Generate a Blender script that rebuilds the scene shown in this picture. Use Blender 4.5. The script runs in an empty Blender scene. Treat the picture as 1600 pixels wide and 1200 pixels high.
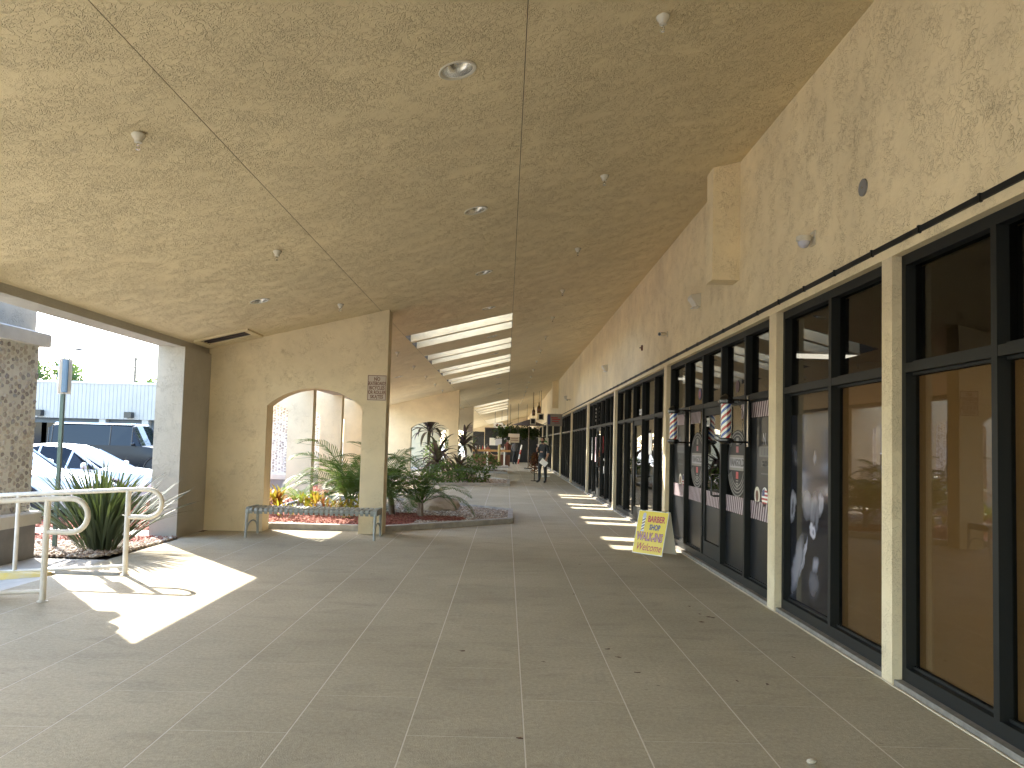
import bpy, math, random
import numpy as np
from mathutils import Vector, Matrix
random.seed(7); rng = np.random.default_rng(7)
SC = bpy.context.scene; COL = SC.collection
# ------------------------------------------------------------------ camera
CAM_H = 1.49
cd = bpy.data.cameras.new('camera'); cam = bpy.data.objects.new('camera', cd); COL.objects.link(cam)
cd.sensor_width = 36; cd.lens = 36*1215/1600; cd.shift_y = 28/1600; cd.clip_end = 1500; cd.clip_start = .05
PITCH, YAW, ROLL = math.radians(3.0723), math.radians(-0.3441), .026
cam.matrix_world = Matrix.Translation((0, 0, CAM_H)) @ Matrix.Rotation(YAW, 4, 'Z') @ Matrix.Rotation(math.pi/2+PITCH, 4, 'X') @ Matrix.Rotation(ROLL, 4, 'Z')
SC.camera = cam
# ------------------------------------------------------------------ sun and sky
SUN_L = Vector((.91, -1.09, -1.0)).normalized()          # direction the light travels
EL = math.asin(-SUN_L.z); AZ = math.atan2(-SUN_L.x, -SUN_L.y)   # clockwise from +Y
W = bpy.data.worlds.new('World'); SC.world = W; W.use_nodes = True
nt = W.node_tree; bg = nt.nodes['Background']; sk = nt.nodes.new('ShaderNodeTexSky'); sk.sky_type = 'NISHITA'
sk.sun_disc = False; sk.sun_elevation = EL; sk.sun_rotation = AZ; sk.dust_density = .8; sk.air_density = 1.0
nt.links.new(sk.outputs[0], bg.inputs[0]); bg.inputs[1].default_value = .15
sd = bpy.data.lights.new('sun', 'SUN'); sd.energy = 2.0; sd.angle = math.radians(.53); sd.color = (1, .92, .80)
so = bpy.data.objects.new('sun', sd); COL.objects.link(so); so.rotation_euler = SUN_L.to_track_quat('-Z', 'Y').to_euler(); so.location = (-20, 25, 25)
SC.view_settings.view_transform = 'Standard'; SC.view_settings.look = 'None'; SC.view_settings.gamma = 1; SC.view_settings.exposure = 3.43
SC.view_settings.use_curve_mapping = False
SC.render.engine = 'CYCLES'; cy = SC.cycles; cy.use_denoising = True; cy.max_bounces = 14; cy.diffuse_bounces = 12; cy.glossy_bounces = 4
cy.transparent_max_bounces = 16; cy.sample_clamp_indirect = 6; cy.caustics_reflective = False; cy.caustics_refractive = False

# ------------------------------------------------------------------ helpers
class MB:
    def __init__(s): s.v = []; s.f = []; s.m = []; s.mi = 0
    def add(s, vs, fs):
        b = len(s.v); s.v += [tuple(p) for p in vs]; s.f += [tuple(b+i for i in f) for f in fs]; s.m += [s.mi]*len(fs)
    def box(s, x0, x1, y0, y1, z0, z1):
        s.add([(x0,y0,z0),(x1,y0,z0),(x1,y1,z0),(x0,y1,z0),(x0,y0,z1),(x1,y0,z1),(x1,y1,z1),(x0,y1,z1)],
              [(0,3,2,1),(4,5,6,7),(0,1,5,4),(1,2,6,5),(2,3,7,6),(3,0,4,7)]); return s
    def bbox(s, x0, x1, y0, y1, z0, z1, b=.004):         # box with chamfered top edges
        s.add([(x0,y0,z0),(x1,y0,z0),(x1,y1,z0),(x0,y1,z0),(x0,y0,z1-b),(x1,y0,z1-b),(x1,y1,z1-b),(x0,y1,z1-b),
               (x0+b,y0+b,z1),(x1-b,y0+b,z1),(x1-b,y1-b,z1),(x0+b,y1-b,z1)],
              [(0,3,2,1),(0,1,5,4),(1,2,6,5),(2,3,7,6),(3,0,4,7),(4,5,9,8),(5,6,10,9),(6,7,11,10),(7,4,8,11),(8,9,10,11)]); return s
    def prism(s, pts, fn0, fn1):                         # 2D polygon, two mappings to 3D
        n = len(pts); a = [fn0(*p) for p in pts]; b = [fn1(*p) for p in pts]
        s.add(a+b, [tuple(range(n))[::-1], tuple(range(n, 2*n))]+[(i,(i+1)%n,n+(i+1)%n,n+i) for i in range(n)]); return s
    def tube(s, path, r, n=10, cap=True):
        P = [Vector(p) for p in path]; R = r if isinstance(r, (list, tuple)) else [r]*len(P); vs = []; fs = []
        d0 = (P[1]-P[0]).normalized(); u = d0.orthogonal().normalized()
        for i, p in enumerate(P):
            d = (P[min(i+1,len(P)-1)]-P[max(i-1,0)]).normalized(); u = (u-d*u.dot(d)).normalized(); w = d.cross(u)
            for k in range(n):
                a = 2*math.pi*k/n; vs.append(p+(u*math.cos(a)+w*math.sin(a))*R[i])
        for i in range(len(P)-1):
            for k in range(n): fs.append((i*n+k, i*n+(k+1)%n, (i+1)*n+(k+1)%n, (i+1)*n+k))
        if cap: fs += [tuple(range(n))[::-1], tuple(range((len(P)-1)*n, len(P)*n))]
        s.add(vs, fs); return s
    def lathe(s, prof, c=(0,0,0), n=20, cap=True, sx=1, sy=1):
        vs = [(c[0]+r*sx*math.cos(2*math.pi*k/n), c[1]+r*sy*math.sin(2*math.pi*k/n), c[2]+z) for r, z in prof for k in range(n)]
        fs = [(i*n+k, i*n+(k+1)%n, (i+1)*n+(k+1)%n, (i+1)*n+k) for i in range(len(prof)-1) for k in range(n)]
        if cap: fs += [tuple(range(n))[::-1], tuple(range((len(prof)-1)*n, len(prof)*n))]
        s.add(vs, fs); return s
    def mesh(s, name, mats, smooth=False):
        me = bpy.data.meshes.new(name); me.from_pydata(s.v, [], s.f)
        for m in (mats if isinstance(mats, (list, tuple)) else [mats]): me.materials.append(m)
        if isinstance(mats, (list, tuple)): me.polygons.foreach_set('material_index', s.m)
        if smooth is not False:
            me.polygons.foreach_set('use_smooth', [True]*len(s.f))
            if smooth is not True: me.set_sharp_from_angle(angle=math.radians(smooth))
        me.update(); return me
    def build(s, name, mats, parent=None, smooth=False): return link(name, s.mesh(name, mats, smooth), parent)
def link(name, data, parent=None, loc=None, rot=None, sc=None):
    o = bpy.data.objects.new(name, data); COL.objects.link(o)
    if parent is not None: o.parent = parent
    if loc is not None: o.location = loc
    if rot is not None: o.rotation_euler = rot
    if sc is not None: o.scale = (sc,)*3 if isinstance(sc, (int, float)) else sc
    return o
def tag(o, label=None, cat=None, group=None, kind=None):
    for k, v in (('label', label), ('category', cat), ('group', group), ('kind', kind)):
        if v: o[k] = v
    return o
def thing(name, label, cat, loc=(0,0,0), rz=0, group=None):
    o = bpy.data.objects.new(name, None); COL.objects.link(o); o.location = loc; o.rotation_euler = (0,0,rz); o.empty_display_size = .1
    return tag(o, label, cat, group)
def kids(o): return [c for c in bpy.data.objects if c.parent == o]
def dup(root, loc, rz=None, label=None, sc=None):
    r = root.copy(); COL.objects.link(r); r.location = loc
    if rz is not None: r.rotation_euler = (0,0,rz)
    if sc is not None: r.scale = (sc,)*3
    if label: r['label'] = label
    for ch in KIDS[root.name]:
        c = ch.copy(); COL.objects.link(c); c.parent = r
    return r
KIDS = {}
ORD = ['nearest','second','third','fourth','fifth','sixth','seventh','eighth','ninth','tenth','eleventh','twelfth','thirteenth','fourteenth','fifteenth','sixteenth','seventeenth','eighteenth','nineteenth','twentieth']
PI = math.pi
# ------------------------------------------------------------------ materials
def mat(name, col, rough=.6, metal=0, spec=.5, emit=None, es=1, coat=0, alpha=None):
    m = bpy.data.materials.new(name); m.use_nodes = True; b = m.node_tree.nodes['Principled BSDF']
    b.inputs['Base Color'].default_value = (*col, 1); b.inputs['Roughness'].default_value = rough; b.inputs['Metallic'].default_value = metal
    b.inputs['Specular IOR Level'].default_value = spec
    if coat: b.inputs['Coat Weight'].default_value = coat; b.inputs['Coat Roughness'].default_value = .05
    if emit: b.inputs['Emission Color'].default_value = (*emit, 1); b.inputs['Emission Strength'].default_value = es
    return m
class NG:
    def __init__(s, m): s.m = m; s.t = m.node_tree; s.b = s.t.nodes['Principled BSDF']; s.co = s.n('ShaderNodeTexCoord')
    def n(s, typ, **kw):
        x = s.t.nodes.new(typ)
        for k, v in kw.items(): setattr(x, k, v)
        return x
    def put(s, sock, v):
        if hasattr(v, 'links') or isinstance(v, bpy.types.NodeSocket): s.t.links.new(v, sock)
        else: sock.default_value = v
    def pos(s, scale=(1,1,1), rot=(0,0,0), src='pos'):
        if src == 'pos': o = s.n('ShaderNodeNewGeometry').outputs['Position']
        else: o = s.co.outputs['Object']
        mp = s.n('ShaderNodeMapping'); s.put(mp.inputs[0], o); mp.inputs['Scale'].default_value = scale; mp.inputs['Rotation'].default_value = rot
        return mp.outputs[0]
    def noise(s, vec, scale, detail=3, rough=.5, dist=0):
        x = s.n('ShaderNodeTexNoise'); s.put(x.inputs['Vector'], vec); x.inputs['Scale'].default_value = scale
        x.inputs['Detail'].default_value = detail; x.inputs['Roughness'].default_value = rough; x.inputs['Distortion'].default_value = dist
        return x.outputs['Fac']
    def math(s, op, a, b=None, clamp=False):
        x = s.n('ShaderNodeMath', operation=op, use_clamp=clamp); s.put(x.inputs[0], a)
        if b is not None: s.put(x.inputs[1], b)
        return x.outputs[0]
    def ramp(s, f, *stops):
        x = s.n('ShaderNodeValToRGB'); s.put(x.inputs[0], f); e = x.color_ramp.elements
        while len(e) < len(stops): e.new(.5)
        for i, (p, c) in enumerate(stops): e[i].position = p; e[i].color = (*c, 1) if isinstance(c, tuple) else (c, c, c, 1)
        return x.outputs[0]
    def mix(s, f, a, b, mode='MIX'):
        x = s.n('ShaderNodeMix', data_type='RGBA', blend_type=mode); s.put(x.inputs[0], f)
        for i, v in ((6, a), (7, b)): s.put(x.inputs[i], (*v, 1) if isinstance(v, tuple) and len(v) == 3 else v)
        return x.outputs[2]
    def bump(s, h, dist, strength=1, prev=None):
        x = s.n('ShaderNodeBump'); s.put(x.inputs['Height'], h); x.inputs['Distance'].default_value = dist; x.inputs['Strength'].default_value = strength
        if prev is not None: s.put(x.inputs['Normal'], prev)
        return x.outputs[0]
    def base(s, v): s.put(s.b.inputs['Base Color'], v)
    def normal(s, v): s.put(s.b.inputs['Normal'], v)
def ridges(g, vec, scale, dist, width):
    n = g.noise(vec, scale, 2, .55, dist)
    d = g.math('ABSOLUTE', g.math('SUBTRACT', n, .5))
    return g.ramp(d, (0, 1.0), (width, 0.0))
def stucco(name, col, rel=1.0, dirt=.25, stain=.3, amount=.5):
    m = mat(name, col, .88, spec=.25); g = NG(m)
    p = g.pos(); 
    r1 = ridges(g, p, 15, 1.0, .028); r2 = ridges(g, g.pos((1,1,1),(.6,.4,.9)), 24, 1.2, .034)
    patch = g.ramp(g.noise(p, 3.2, 3, .6), (amount-.08, 0.0), (amount+.10, 1.0))
    patch2 = g.ramp(g.noise(g.pos((1,1,1),(1,0,.3)), 4.5, 3, .6), (amount-.05, 0.0), (amount+.12, 1.0))
    h = g.math('ADD', g.math('MULTIPLY', r1, patch), g.math('MULTIPLY', r2, patch2))
    fine = g.noise(p, 90, 3, .6)
    n1 = g.bump(fine, .0016*rel, .7); n2 = g.bump(g.noise(p, 22, 4, .6), .0028*rel, .8, n1); n3 = g.bump(h, .0042*rel, .9, n2); g.normal(n3)
    big = g.noise(p, .9, 4, .6); mid = g.noise(p, 5, 3, .6)
    c = g.mix(g.ramp(big, (.3, 0.0), (.7, 1.0)), tuple(x*(1-stain*.28) for x in col), tuple(min(1, x*(1+stain*.16)) for x in col))
    c = g.mix(g.math('MULTIPLY', g.ramp(mid, (.45, 0.0), (.75, 1.0)), stain*.5), c, tuple(x*.86 for x in col))
    c = g.mix(g.math('MULTIPLY', h, dirt, True), c, tuple(x*.38 for x in col))
    g.base(c); return m
TAN = (.75, .635, .43)
M = {}
M['ceil'] = stucco('ceiling_stucco', (.76,.645,.42), 1.4, .05, .3, .43)
M['wall'] = stucco('wall_stucco', TAN, .8, .13, .5, .52)
M['fascia'] = stucco('fascia_stucco', (.84,.71,.465), .95, .20, .55, .50)
M['pillar'] = stucco('pillar_stucco', (.70,.60,.41), .9, .16, .4, .46)
M['pier'] = stucco('pier_stucco', (.46,.43,.365), .9, .15, .5, .5)
def floor_mat():
    m = mat('walkway_concrete', (.36,.31,.25), .7, spec=.06); g = NG(m); p = g.pos()
    oi = g.n('ShaderNodeObjectInfo').outputs['Random']
    base = g.mix(g.ramp(g.noise(p, .55, 5, .62), (.32, 0.0), (.68, 1.0)), (.42,.372,.27), (.56,.50,.37))
    base = g.mix(g.math('MULTIPLY', oi, .30), base, (.42,.375,.285))
    st = g.ramp(g.noise(g.pos((1,2.5,1)), 1.7, 5, .7, .6), (.52, 0.0), (.74, 1.0))
    base = g.mix(g.math('MULTIPLY', st, .6), base, (.33,.29,.22))
    v = g.n('ShaderNodeTexVoronoi'); g.put(v.inputs['Vector'], p); v.inputs['Scale'].default_value = 5.5
    sp = g.ramp(v.outputs['Distance'], (.045, 1.0), (.075, 0.0)); base = g.mix(g.math('MULTIPLY', sp, g.ramp(g.noise(p, 1.1, 2), (.5, 0.0), (.62, .55))), base, (.16,.14,.12))
    grain = g.noise(p, 130, 2, .6); mg = g.noise(p, 38, 3, .7)
    base = g.mix(g.ramp(mg, (.35, .0), (.65, 1.0)), g.mix(1.0, base, (.80,.80,.80), 'MULTIPLY'), base)
    base = g.mix(g.ramp(grain, (.30, .35), (.45, 0.0)), base, (.13,.115,.09)); base = g.mix(g.ramp(grain, (.62, 0.0), (.76, .55)), base, (.62,.58,.5))
    g.base(base); g.put(g.b.inputs['Roughness'], g.ramp(g.noise(p, 40, 3, .6), (.3, .62), (.7, .82)))
    n = g.bump(g.noise(p, 120, 3, .65), .0035, .9); n = g.bump(g.noise(p, 9, 3), .002, .5, n); g.normal(n); return m
M['floor'] = floor_mat()
M['grout'] = mat('joint_grout', (.66,.62,.53), .8)
def noisy(name, c1, c2, scale, rough=.8, bump=.003, detail=4, spec=.4, metal=0):
    m = mat(name, c1, rough, metal, spec); g = NG(m); p = g.pos(src='obj'); f = g.noise(p, scale, detail, .6)
    g.base(g.mix(g.ramp(f, (.35, 0.0), (.65, 1.0)), c1, c2)); 
    if bump: g.normal(g.bump(f, bump))
    return m
def island(name, cols, rough=.8, spec=.3, bump=0, bs=60):
    m = mat(name, cols[0], rough, 0, spec); g = NG(m)
    r = g.n('ShaderNodeNewGeometry').outputs['Random Per Island']; o = g.n('ShaderNodeObjectInfo').outputs['Random']
    f = g.math('FRACT', g.math('ADD', r, o)); k = len(cols)
    rp = g.n('ShaderNodeValToRGB'); g.put(rp.inputs[0], f); rp.color_ramp.interpolation = 'CONSTANT'; e = rp.color_ramp.elements
    while len(e) < k: e.new(.5)
    for i, c in enumerate(cols): e[i].position = i/k; e[i].color = (*c, 1)
    g.base(rp.outputs[0])
    if bump: g.normal(g.bump(g.noise(g.pos(), bs, 3), bump))
    return m
M['concrete'] = noisy('sidewalk_concrete', (.38,.36,.32), (.46,.44,.39), 3, .85, .002)
M['curb'] = noisy('curb_concrete', (.30,.28,.25), (.42,.39,.34), 6, .85, .003)
M['asphalt'] = noisy('asphalt', (.23,.225,.215), (.28,.275,.26), 2, .9, .003)
M['bronze'] = mat('dark_bronze_aluminium', (.011,.012,.011), .55, .0, .22)
M['frame_far'] = M['bronze']
M['sill'] = noisy('sill_mortar', (.16,.15,.13), (.24,.22,.19), 12, .85, .003)
M['paintline'] = mat('cream_paint_edge', (.62,.55,.42), .7)
M['brown'] = noisy('brown_paper_backing', (.25,.145,.05), (.29,.17,.065), 1.2, .8, 0)
M['black'] = mat('black_gloss_metal', (.012,.012,.014), .25, .2, .6)
M['blackfilm'] = mat('black_window_film', (.010,.011,.014), .18, 0, .6)
M['white'] = mat('white_paint', (.78,.77,.73), .5)
M['offwhite'] = mat('off_white_plastic', (.62,.58,.48), .45)
M['rail'] = noisy('cream_painted_steel', (.66,.62,.54), (.56,.52,.44), 9, .45, .0008, spec=.5)
M['yellow'] = mat('yellow_sign_vinyl', (.72,.55,.02), .35); M['red'] = mat('red_print', (.42,.03,.03), .4); M['navy'] = mat('navy_print', (.03,.04,.16), .4)
M['maroon'] = mat('maroon_print', (.22,.02,.05), .4); M['blue'] = mat('blue_print', (.03,.10,.42), .35); M['pink'] = mat('pink_print', (.62,.42,.46), .5)
M['grey1'] = mat('grey_print', (.30,.30,.34), .45); M['grey2'] = mat('pale_grey_print', (.50,.50,.58), .45); M['grey3'] = mat('dark_grey_print', (.065,.065,.075), .45)
M['brownprint'] = mat('brown_print', (.16,.07,.04), .6); M['signface'] = mat('aged_sign_face', (.52,.44,.36), .6)
M['bench'] = noisy('grey_green_powder_coat', (.29,.305,.28), (.34,.355,.325), 14, .42, .0005, spec=.5)
M['chrome'] = mat('reflector_aluminium', (.80,.79,.74), .25, .75); M['louver'] = mat('dark_vent_louver', (.05,.035,.03), .6)
M['dark'] = mat('dark_interior', (.035,.032,.028), .8); M['darkfloor'] = mat('interior_floor', (.10,.085,.07), .5); M['black_panel'] = mat('black_board', (.012,.013,.015), .55)  # last one: plain black for the bar panels and framed boards
M['troffer'] = mat('lit_lamp_panel', (.8,.8,.7), .5, emit=(1,.97,.85), es=.30)
M['stone'] = island('mosaic_stone', [(.44,.41,.38),(.52,.49,.46),(.36,.33,.31),(.58,.55,.52),(.38,.38,.39),(.50,.45,.40),(.62,.60,.57),(.31,.29,.29)], .7)
M['mortar'] = noisy('mosaic_mortar', (.66,.66,.64), (.74,.74,.72), 12, .9, .003)
M['trim'] = noisy('cast_trim', (.64,.61,.55), (.58,.55,.49), 8, .8, .001); M['plinth'] = noisy('grey_plinth', (.22,.21,.21), (.27,.26,.25), 5, .85, .002)
M['gravel'] = island('gravel', [(.30,.22,.16),(.42,.34,.26),(.22,.16,.12),(.52,.45,.36),(.34,.30,.26),(.46,.36,.27),(.28,.20,.15),(.60,.54,.46)], .85)
M['mulch'] = island('red_mulch', [(.28,.09,.06),(.22,.06,.04),(.34,.15,.10),(.17,.05,.035),(.30,.13,.09)], .9)
M['soil'] = noisy('soil', (.12,.09,.07), (.2,.15,.11), 9, .95, .01); M['mulchsoil'] = noisy('mulch_soil', (.26,.08,.05), (.18,.05,.035), 14, .95, .01)
M['rock'] = noisy('boulder_limestone', (.36,.27,.18), (.50,.40,.29), 4, .9, .02)
def leaf(name, c1, c2, rough=.42, tr=.35):
    m = bpy.data.materials.new(name); m.use_nodes = True; g = NG(m); b = g.b
    f = g.math('FRACT', g.math('ADD', g.n('ShaderNodeNewGeometry').outputs['Random Per Island'], g.n('ShaderNodeObjectInfo').outputs['Random']))
    c = g.mix(f, c1, c2); g.base(c); b.inputs['Roughness'].default_value = rough; b.inputs['Specular IOR Level'].default_value = .12
    t = g.n('ShaderNodeBsdfTranslucent'); g.put(t.inputs[0], g.mix(.35, c, (.35,.5,.05))) ; mx = g.n('ShaderNodeMixShader'); mx.inputs[0].default_value = tr
    g.put(mx.inputs[1], b.outputs[0]); g.put(mx.inputs[2], t.outputs[0]); g.put(g.t.nodes['Material Output'].inputs[0], mx.outputs[0]); return m
M['palm'] = leaf('palm_leaf', (.045,.085,.03), (.085,.14,.04)); M['palmyellow'] = leaf('bright_palm_leaf', (.12,.20,.03), (.20,.28,.04))  # second palm leaf is a lighter, yellower green
M['blade'] = leaf('blade_leaf', (.055,.072,.045), (.085,.105,.062), .6, .08); M['purple'] = leaf('purple_leaf', (.05,.03,.045), (.12,.07,.085), .4, .2)
M['croton'] = leaf('croton_leaf', (.45,.28,.03), (.30,.32,.04), .45, .3); M['crotonred'] = leaf('red_croton_leaf', (.32,.08,.04), (.42,.26,.04), .45, .3)
M['shrub'] = leaf('shrub_leaf', (.05,.085,.03), (.10,.15,.045), .5, .3); M['bark'] = noisy('bark', (.16,.12,.09), (.24,.19,.14), 16, .9, .01)
M['darkleaf'] = leaf('dark_leaf', (.012,.022,.008), (.025,.04,.012), .6, .1); M['redleaf'] = leaf('red_leaf', (.10,.02,.012), (.16,.06,.035), .6, .1)
M['tree'] = leaf('tree_leaf', (.045,.075,.03), (.09,.13,.05), .6, .3)
def glass(name, tint, f0=.045, rough=0.0):
    m = bpy.data.materials.new(name); m.use_nodes = True; t = m.node_tree; t.nodes.remove(t.nodes['Principled BSDF'])
    tr = t.nodes.new('ShaderNodeBsdfTransparent'); tr.inputs[0].default_value = (*tint, 1); gl = t.nodes.new('ShaderNodeBsdfGlossy'); gl.inputs['Roughness'].default_value = rough
    lw = t.nodes.new('ShaderNodeLayerWeight'); lw.inputs[0].default_value = .5
    pw = t.nodes.new('ShaderNodeMath'); pw.operation = 'POWER'; pw.inputs[1].default_value = 4.6; t.links.new(lw.outputs['Facing'], pw.inputs[0])
    ma = t.nodes.new('ShaderNodeMath'); ma.operation = 'MULTIPLY_ADD'; ma.inputs[1].default_value = 1-f0; ma.inputs[2].default_value = f0; t.links.new(pw.outputs[0], ma.inputs[0])
    mx = t.nodes.new('ShaderNodeMixShader')
    t.links.new(ma.outputs[0], mx.inputs[0]); t.links.new(tr.outputs[0], mx.inputs[1]); t.links.new(gl.outputs[0], mx.inputs[2]); t.links.new(mx.outputs[0], t.nodes['Material Output'].inputs[0]); return m
M['glass'] = glass('tinted_shop_glass', (.76,.74,.70), .045); M['glassdark'] = glass('dark_tinted_shop_glass', (.55,.54,.52), .035)
M['carglass'] = mat('car_glass', (.008,.011,.015), .06, 0, .28)

def text_mesh(txt, size, m, bold=.0, shear=0, xs=1, align='CENTER', sp=1):
    cu = bpy.data.curves.new('lettering', 'FONT'); cu.body = txt; cu.size = size; cu.align_x = align; cu.align_y = 'CENTER'; cu.offset = bold; cu.extrude = .0006; cu.shear = shear; cu.space_character = sp; cu.resolution_u = 3
    o = bpy.data.objects.new('lettering', cu); COL.objects.link(o); dg = bpy.context.evaluated_depsgraph_get()
    me = bpy.data.meshes.new_from_object(o.evaluated_get(dg)); bpy.data.objects.remove(o)
    for v in me.vertices: v.co.x *= xs
    me.materials.clear(); me.materials.append(m); return me
def cz(x): return 4.07+.247*x
def sloped(mb, x0, x1, y0, y1, zt, th=None):              # block under the sloping plane, bottom follows the slope
    top = (lambda x: cz(x)+th) if th else (lambda x: zt)
    mb.add([(x0,y0,cz(x0)),(x1,y0,cz(x1)),(x1,y1,cz(x1)),(x0,y1,cz(x0)),(x0,y0,top(x0)),(x1,y0,top(x1)),(x1,y1,top(x1)),(x0,y1,top(x0))],
           [(0,3,2,1),(4,5,6,7),(0,1,5,4),(1,2,6,5),(2,3,7,6),(3,0,4,7)])
YN, YF = -16.0, 96.0; WX = 2.53; TH = .46
# ================================================================== setting
g = MB(); g.add([(-400,-300,-.2),(-7.6,-300,-.2),(-7.6,500,-.2),(-400,500,-.2)], [(0,1,2,3)]); tag(g.build('parking_lot', M['asphalt']), kind='structure')
g = MB(); g.add([(-7.6,-300,-.21),(300,-300,-.21),(300,500,-.21),(-7.6,500,-.21)], [(0,1,2,3)]); tag(g.build('ground', M['soil']), kind='structure')
# sidewalk outside the arcade, with a ramp notch between y 6.95 and 8.30
g = MB(); g.box(-7.6,-4.67,YN,6.90,-.2,0).box(-7.6,-4.67,8.36,9.28,-.2,0).box(-7.6,-6.9,9.28,11.3,-.2,0).box(-7.6,-4.67,11.3,12.2,-.2,0).box(-7.6,-4.67,26.5,YF,-.2,0)
sw = tag(g.build('sidewalk', M['concrete']), kind='structure')
g = MB(); g.add([(-4.67,6.90,-.004),(-4.67,8.20,-.004),(-6.5,8.20,-.197),(-6.5,6.90,-.197)], [(0,3,2,1)]); tag(g.build('ramp', M['concrete']), kind='structure')
M['yellowpaint'] = noisy('worn_yellow_paint', (.66,.50,.14), (.58,.50,.30), 7, .7, .002)
g = MB(); g.box(-7.6,-4.78,8.20,8.36,-.2,.012); tag(g.build('ramp_curb', M['yellowpaint']), kind='structure')
g = MB(); g.box(-4.72,-4.05,8.31,8.40,0,.028); tag(g.build('curb', M['curb']), kind='structure')
for k in range(9):
    y = -3+3.0*k*2+1.5
    g = MB(); g.box(-13.2,-8.2,y,y+.1,-.199,-.196); tag(g.build('parking_line', M['white']), kind='structure')
# walkway: slab with recessed joints and tiles
g = MB(); g.box(-4.67,WX+.08,YN,YF,-.2,-.0007); walk = tag(g.build('walkway', M['grout']), kind='structure')
tile = MB().bbox(-.2975,.2975,-.6042,.6042,-.0034,0,.0015).mesh('tile', M['floor'])
far = MB(); near = MB()
for i in range(12):
    x = -4.37+.6*i; off = .605 if i % 2 == 0 else 0     # strip i spans x-.3..x+.3
    # strips whose left edge is -2.26 / -1.06 have joints at 4.62; others at 4.03
    j0 = 4.62 if i % 2 == 0 else 4.03
    n0 = int((YN-j0)/1.21)+1; y = j0+n0*1.21
    while y < YF-1.3:
        c = y+.605
        if 2.4 < y < 29.8: link('tile', tile, walk, (x, c, 0))
        else: (near if y <= 2.4 else far).box(x-.2965,x+.2965,c-.6035,c+.6035,-.0034,0)
        y += 1.21
for mb in (near, far): tag(mb.build('tile', M['floor'], walk), kind='stuff')
# ceiling: left band, slotted middle band, right band
SLOTS = []
for grp, (y0, n) in enumerate(((-13.05, 4), (15.35, 4), (45.3, 4), (72.7, 4))):  # first group is unseen, added behind the camera for bounced fill light
    for k in range(n): a = y0+3.55*k; SLOTS += [(a, a+.87), (a+1.06, a+1.96)]
x1, x2, G = -2.06, .06, .0028
g = MB(); sloped(g, -5.15, x1-G, YN, YF, 0, TH); ceil = tag(g.build('ceiling', M['ceil']), kind='structure')
g = MB(); sloped(g, x2+G, 2.75, YN, YF, 0, TH); g.build('ceiling_panel', M['ceil'], ceil)
g = MB(); y = YN
for a, b in SLOTS: sloped(g, x1+G, x2-G, y, a, 0, TH); y = b
sloped(g, x1+G, x2-G, y, YF, 0, TH); g.build('slotted_panel', M['ceil'], ceil)
g = MB()
for xx in (x1, x2): sloped(g, xx-G, xx+G, YN, YF, 0, TH); 
for i in range(len(g.v)): 
    v = g.v[i]; g.v[i] = (v[0], v[1], v[2]+.003 if abs(v[2]-cz(v[0])) < 1e-6 else v[2])
M['seam'] = mat('dark_seam', (.10,.08,.055), .9); g.build('seam', M['seam'], ceil)
g = MB(); g.tube([(x1+G,6.63,cz(x1)-.0005),(x2-G,6.61,cz(x2)-.0005)], .0022, 5); g.tube([(-4.75,6.83,cz(-4.75)-.0005),(x1-G,6.66,cz(x1)-.0005)], .002, 5); g.build('joint_ridge', M['ceil'], ceil)
# beam at the open side
g = MB(); g.add([(-5.15,YN,2.79),(-4.80,YN,2.79),(-4.80,YN,cz(-4.8)+.02),(-5.15,YN,cz(-5.15)+.3),(-5.15,YF,2.79),(-4.80,YF,2.79),(-4.80,YF,cz(-4.8)+.02),(-5.15,YF,cz(-5.15)+.3)],
      [(0,1,2,3),(7,6,5,4),(0,4,5,1),(1,5,6,2),(2,6,7,3),(3,7,4,0)]); tag(g.build('edge_beam', M['pier']), kind='structure')
# ------------------------------------------------------------------ arch walls
def arch_wall(Y, t, label, x0=-4.79, xr=-1.93, sign=True):
    w = thing('arch_wall', label, 'wall', (0, Y, 0), group='cross walls with arched openings')
    a0, a1, zs, zc = -3.83, -2.31, 2.0, 2.29; pts = [(x0,0),(a0,0),(a0,zs)]
    cx = (a0+a1)/2; hw = (a1-a0)/2; h = zc-zs; R = (hw*hw+h*h)/(2*h); ph = math.asin(hw/R)
    for i in range(1, 16): a = -ph+2*ph*i/16; pts.append((cx+R*math.sin(a), zc-R+R*math.cos(a)))
    pts += [(a1,zs),(a1,0),(xr,0),(xr,cz(xr)+.01),(x0,cz(x0)+.01)]
    g = MB(); g.prism(pts, lambda x, z: (x, t, z), lambda x, z: (x, 0, z)); g.build('wall', M['wall'], w)
    return w
arch_wall(12.42, .34, 'tan stucco cross wall with an arch behind the slatted bench')
arch_wall(31.2, .34, 'second tan cross wall with an arch, behind the purple leaved plants')
arch_wall(44.8, .34, 'third cross wall down the walkway, just before the bar counter', -7.5)
w = thing('end_pier', 'narrow tan pier far down the walkway beyond the bar counter', 'pier', (0,60,0))
MB().box(-4.75,-3.9,0,.4,0,cz(-4.75)+.01).build('pier', M['wall'], w)
w = thing('end_wall', 'tan stucco wall closing the far end of the walkway', 'wall', (0,90,0))
g = MB(); g.prism([(-4.75,0),(WX-.1,0),(WX-.1,cz(WX-.1)),(-4.75,cz(-4.75))], lambda x, z: (x,.3,z), lambda x, z: (x,0,z)); g.build('wall', M['wall'], w)
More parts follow.
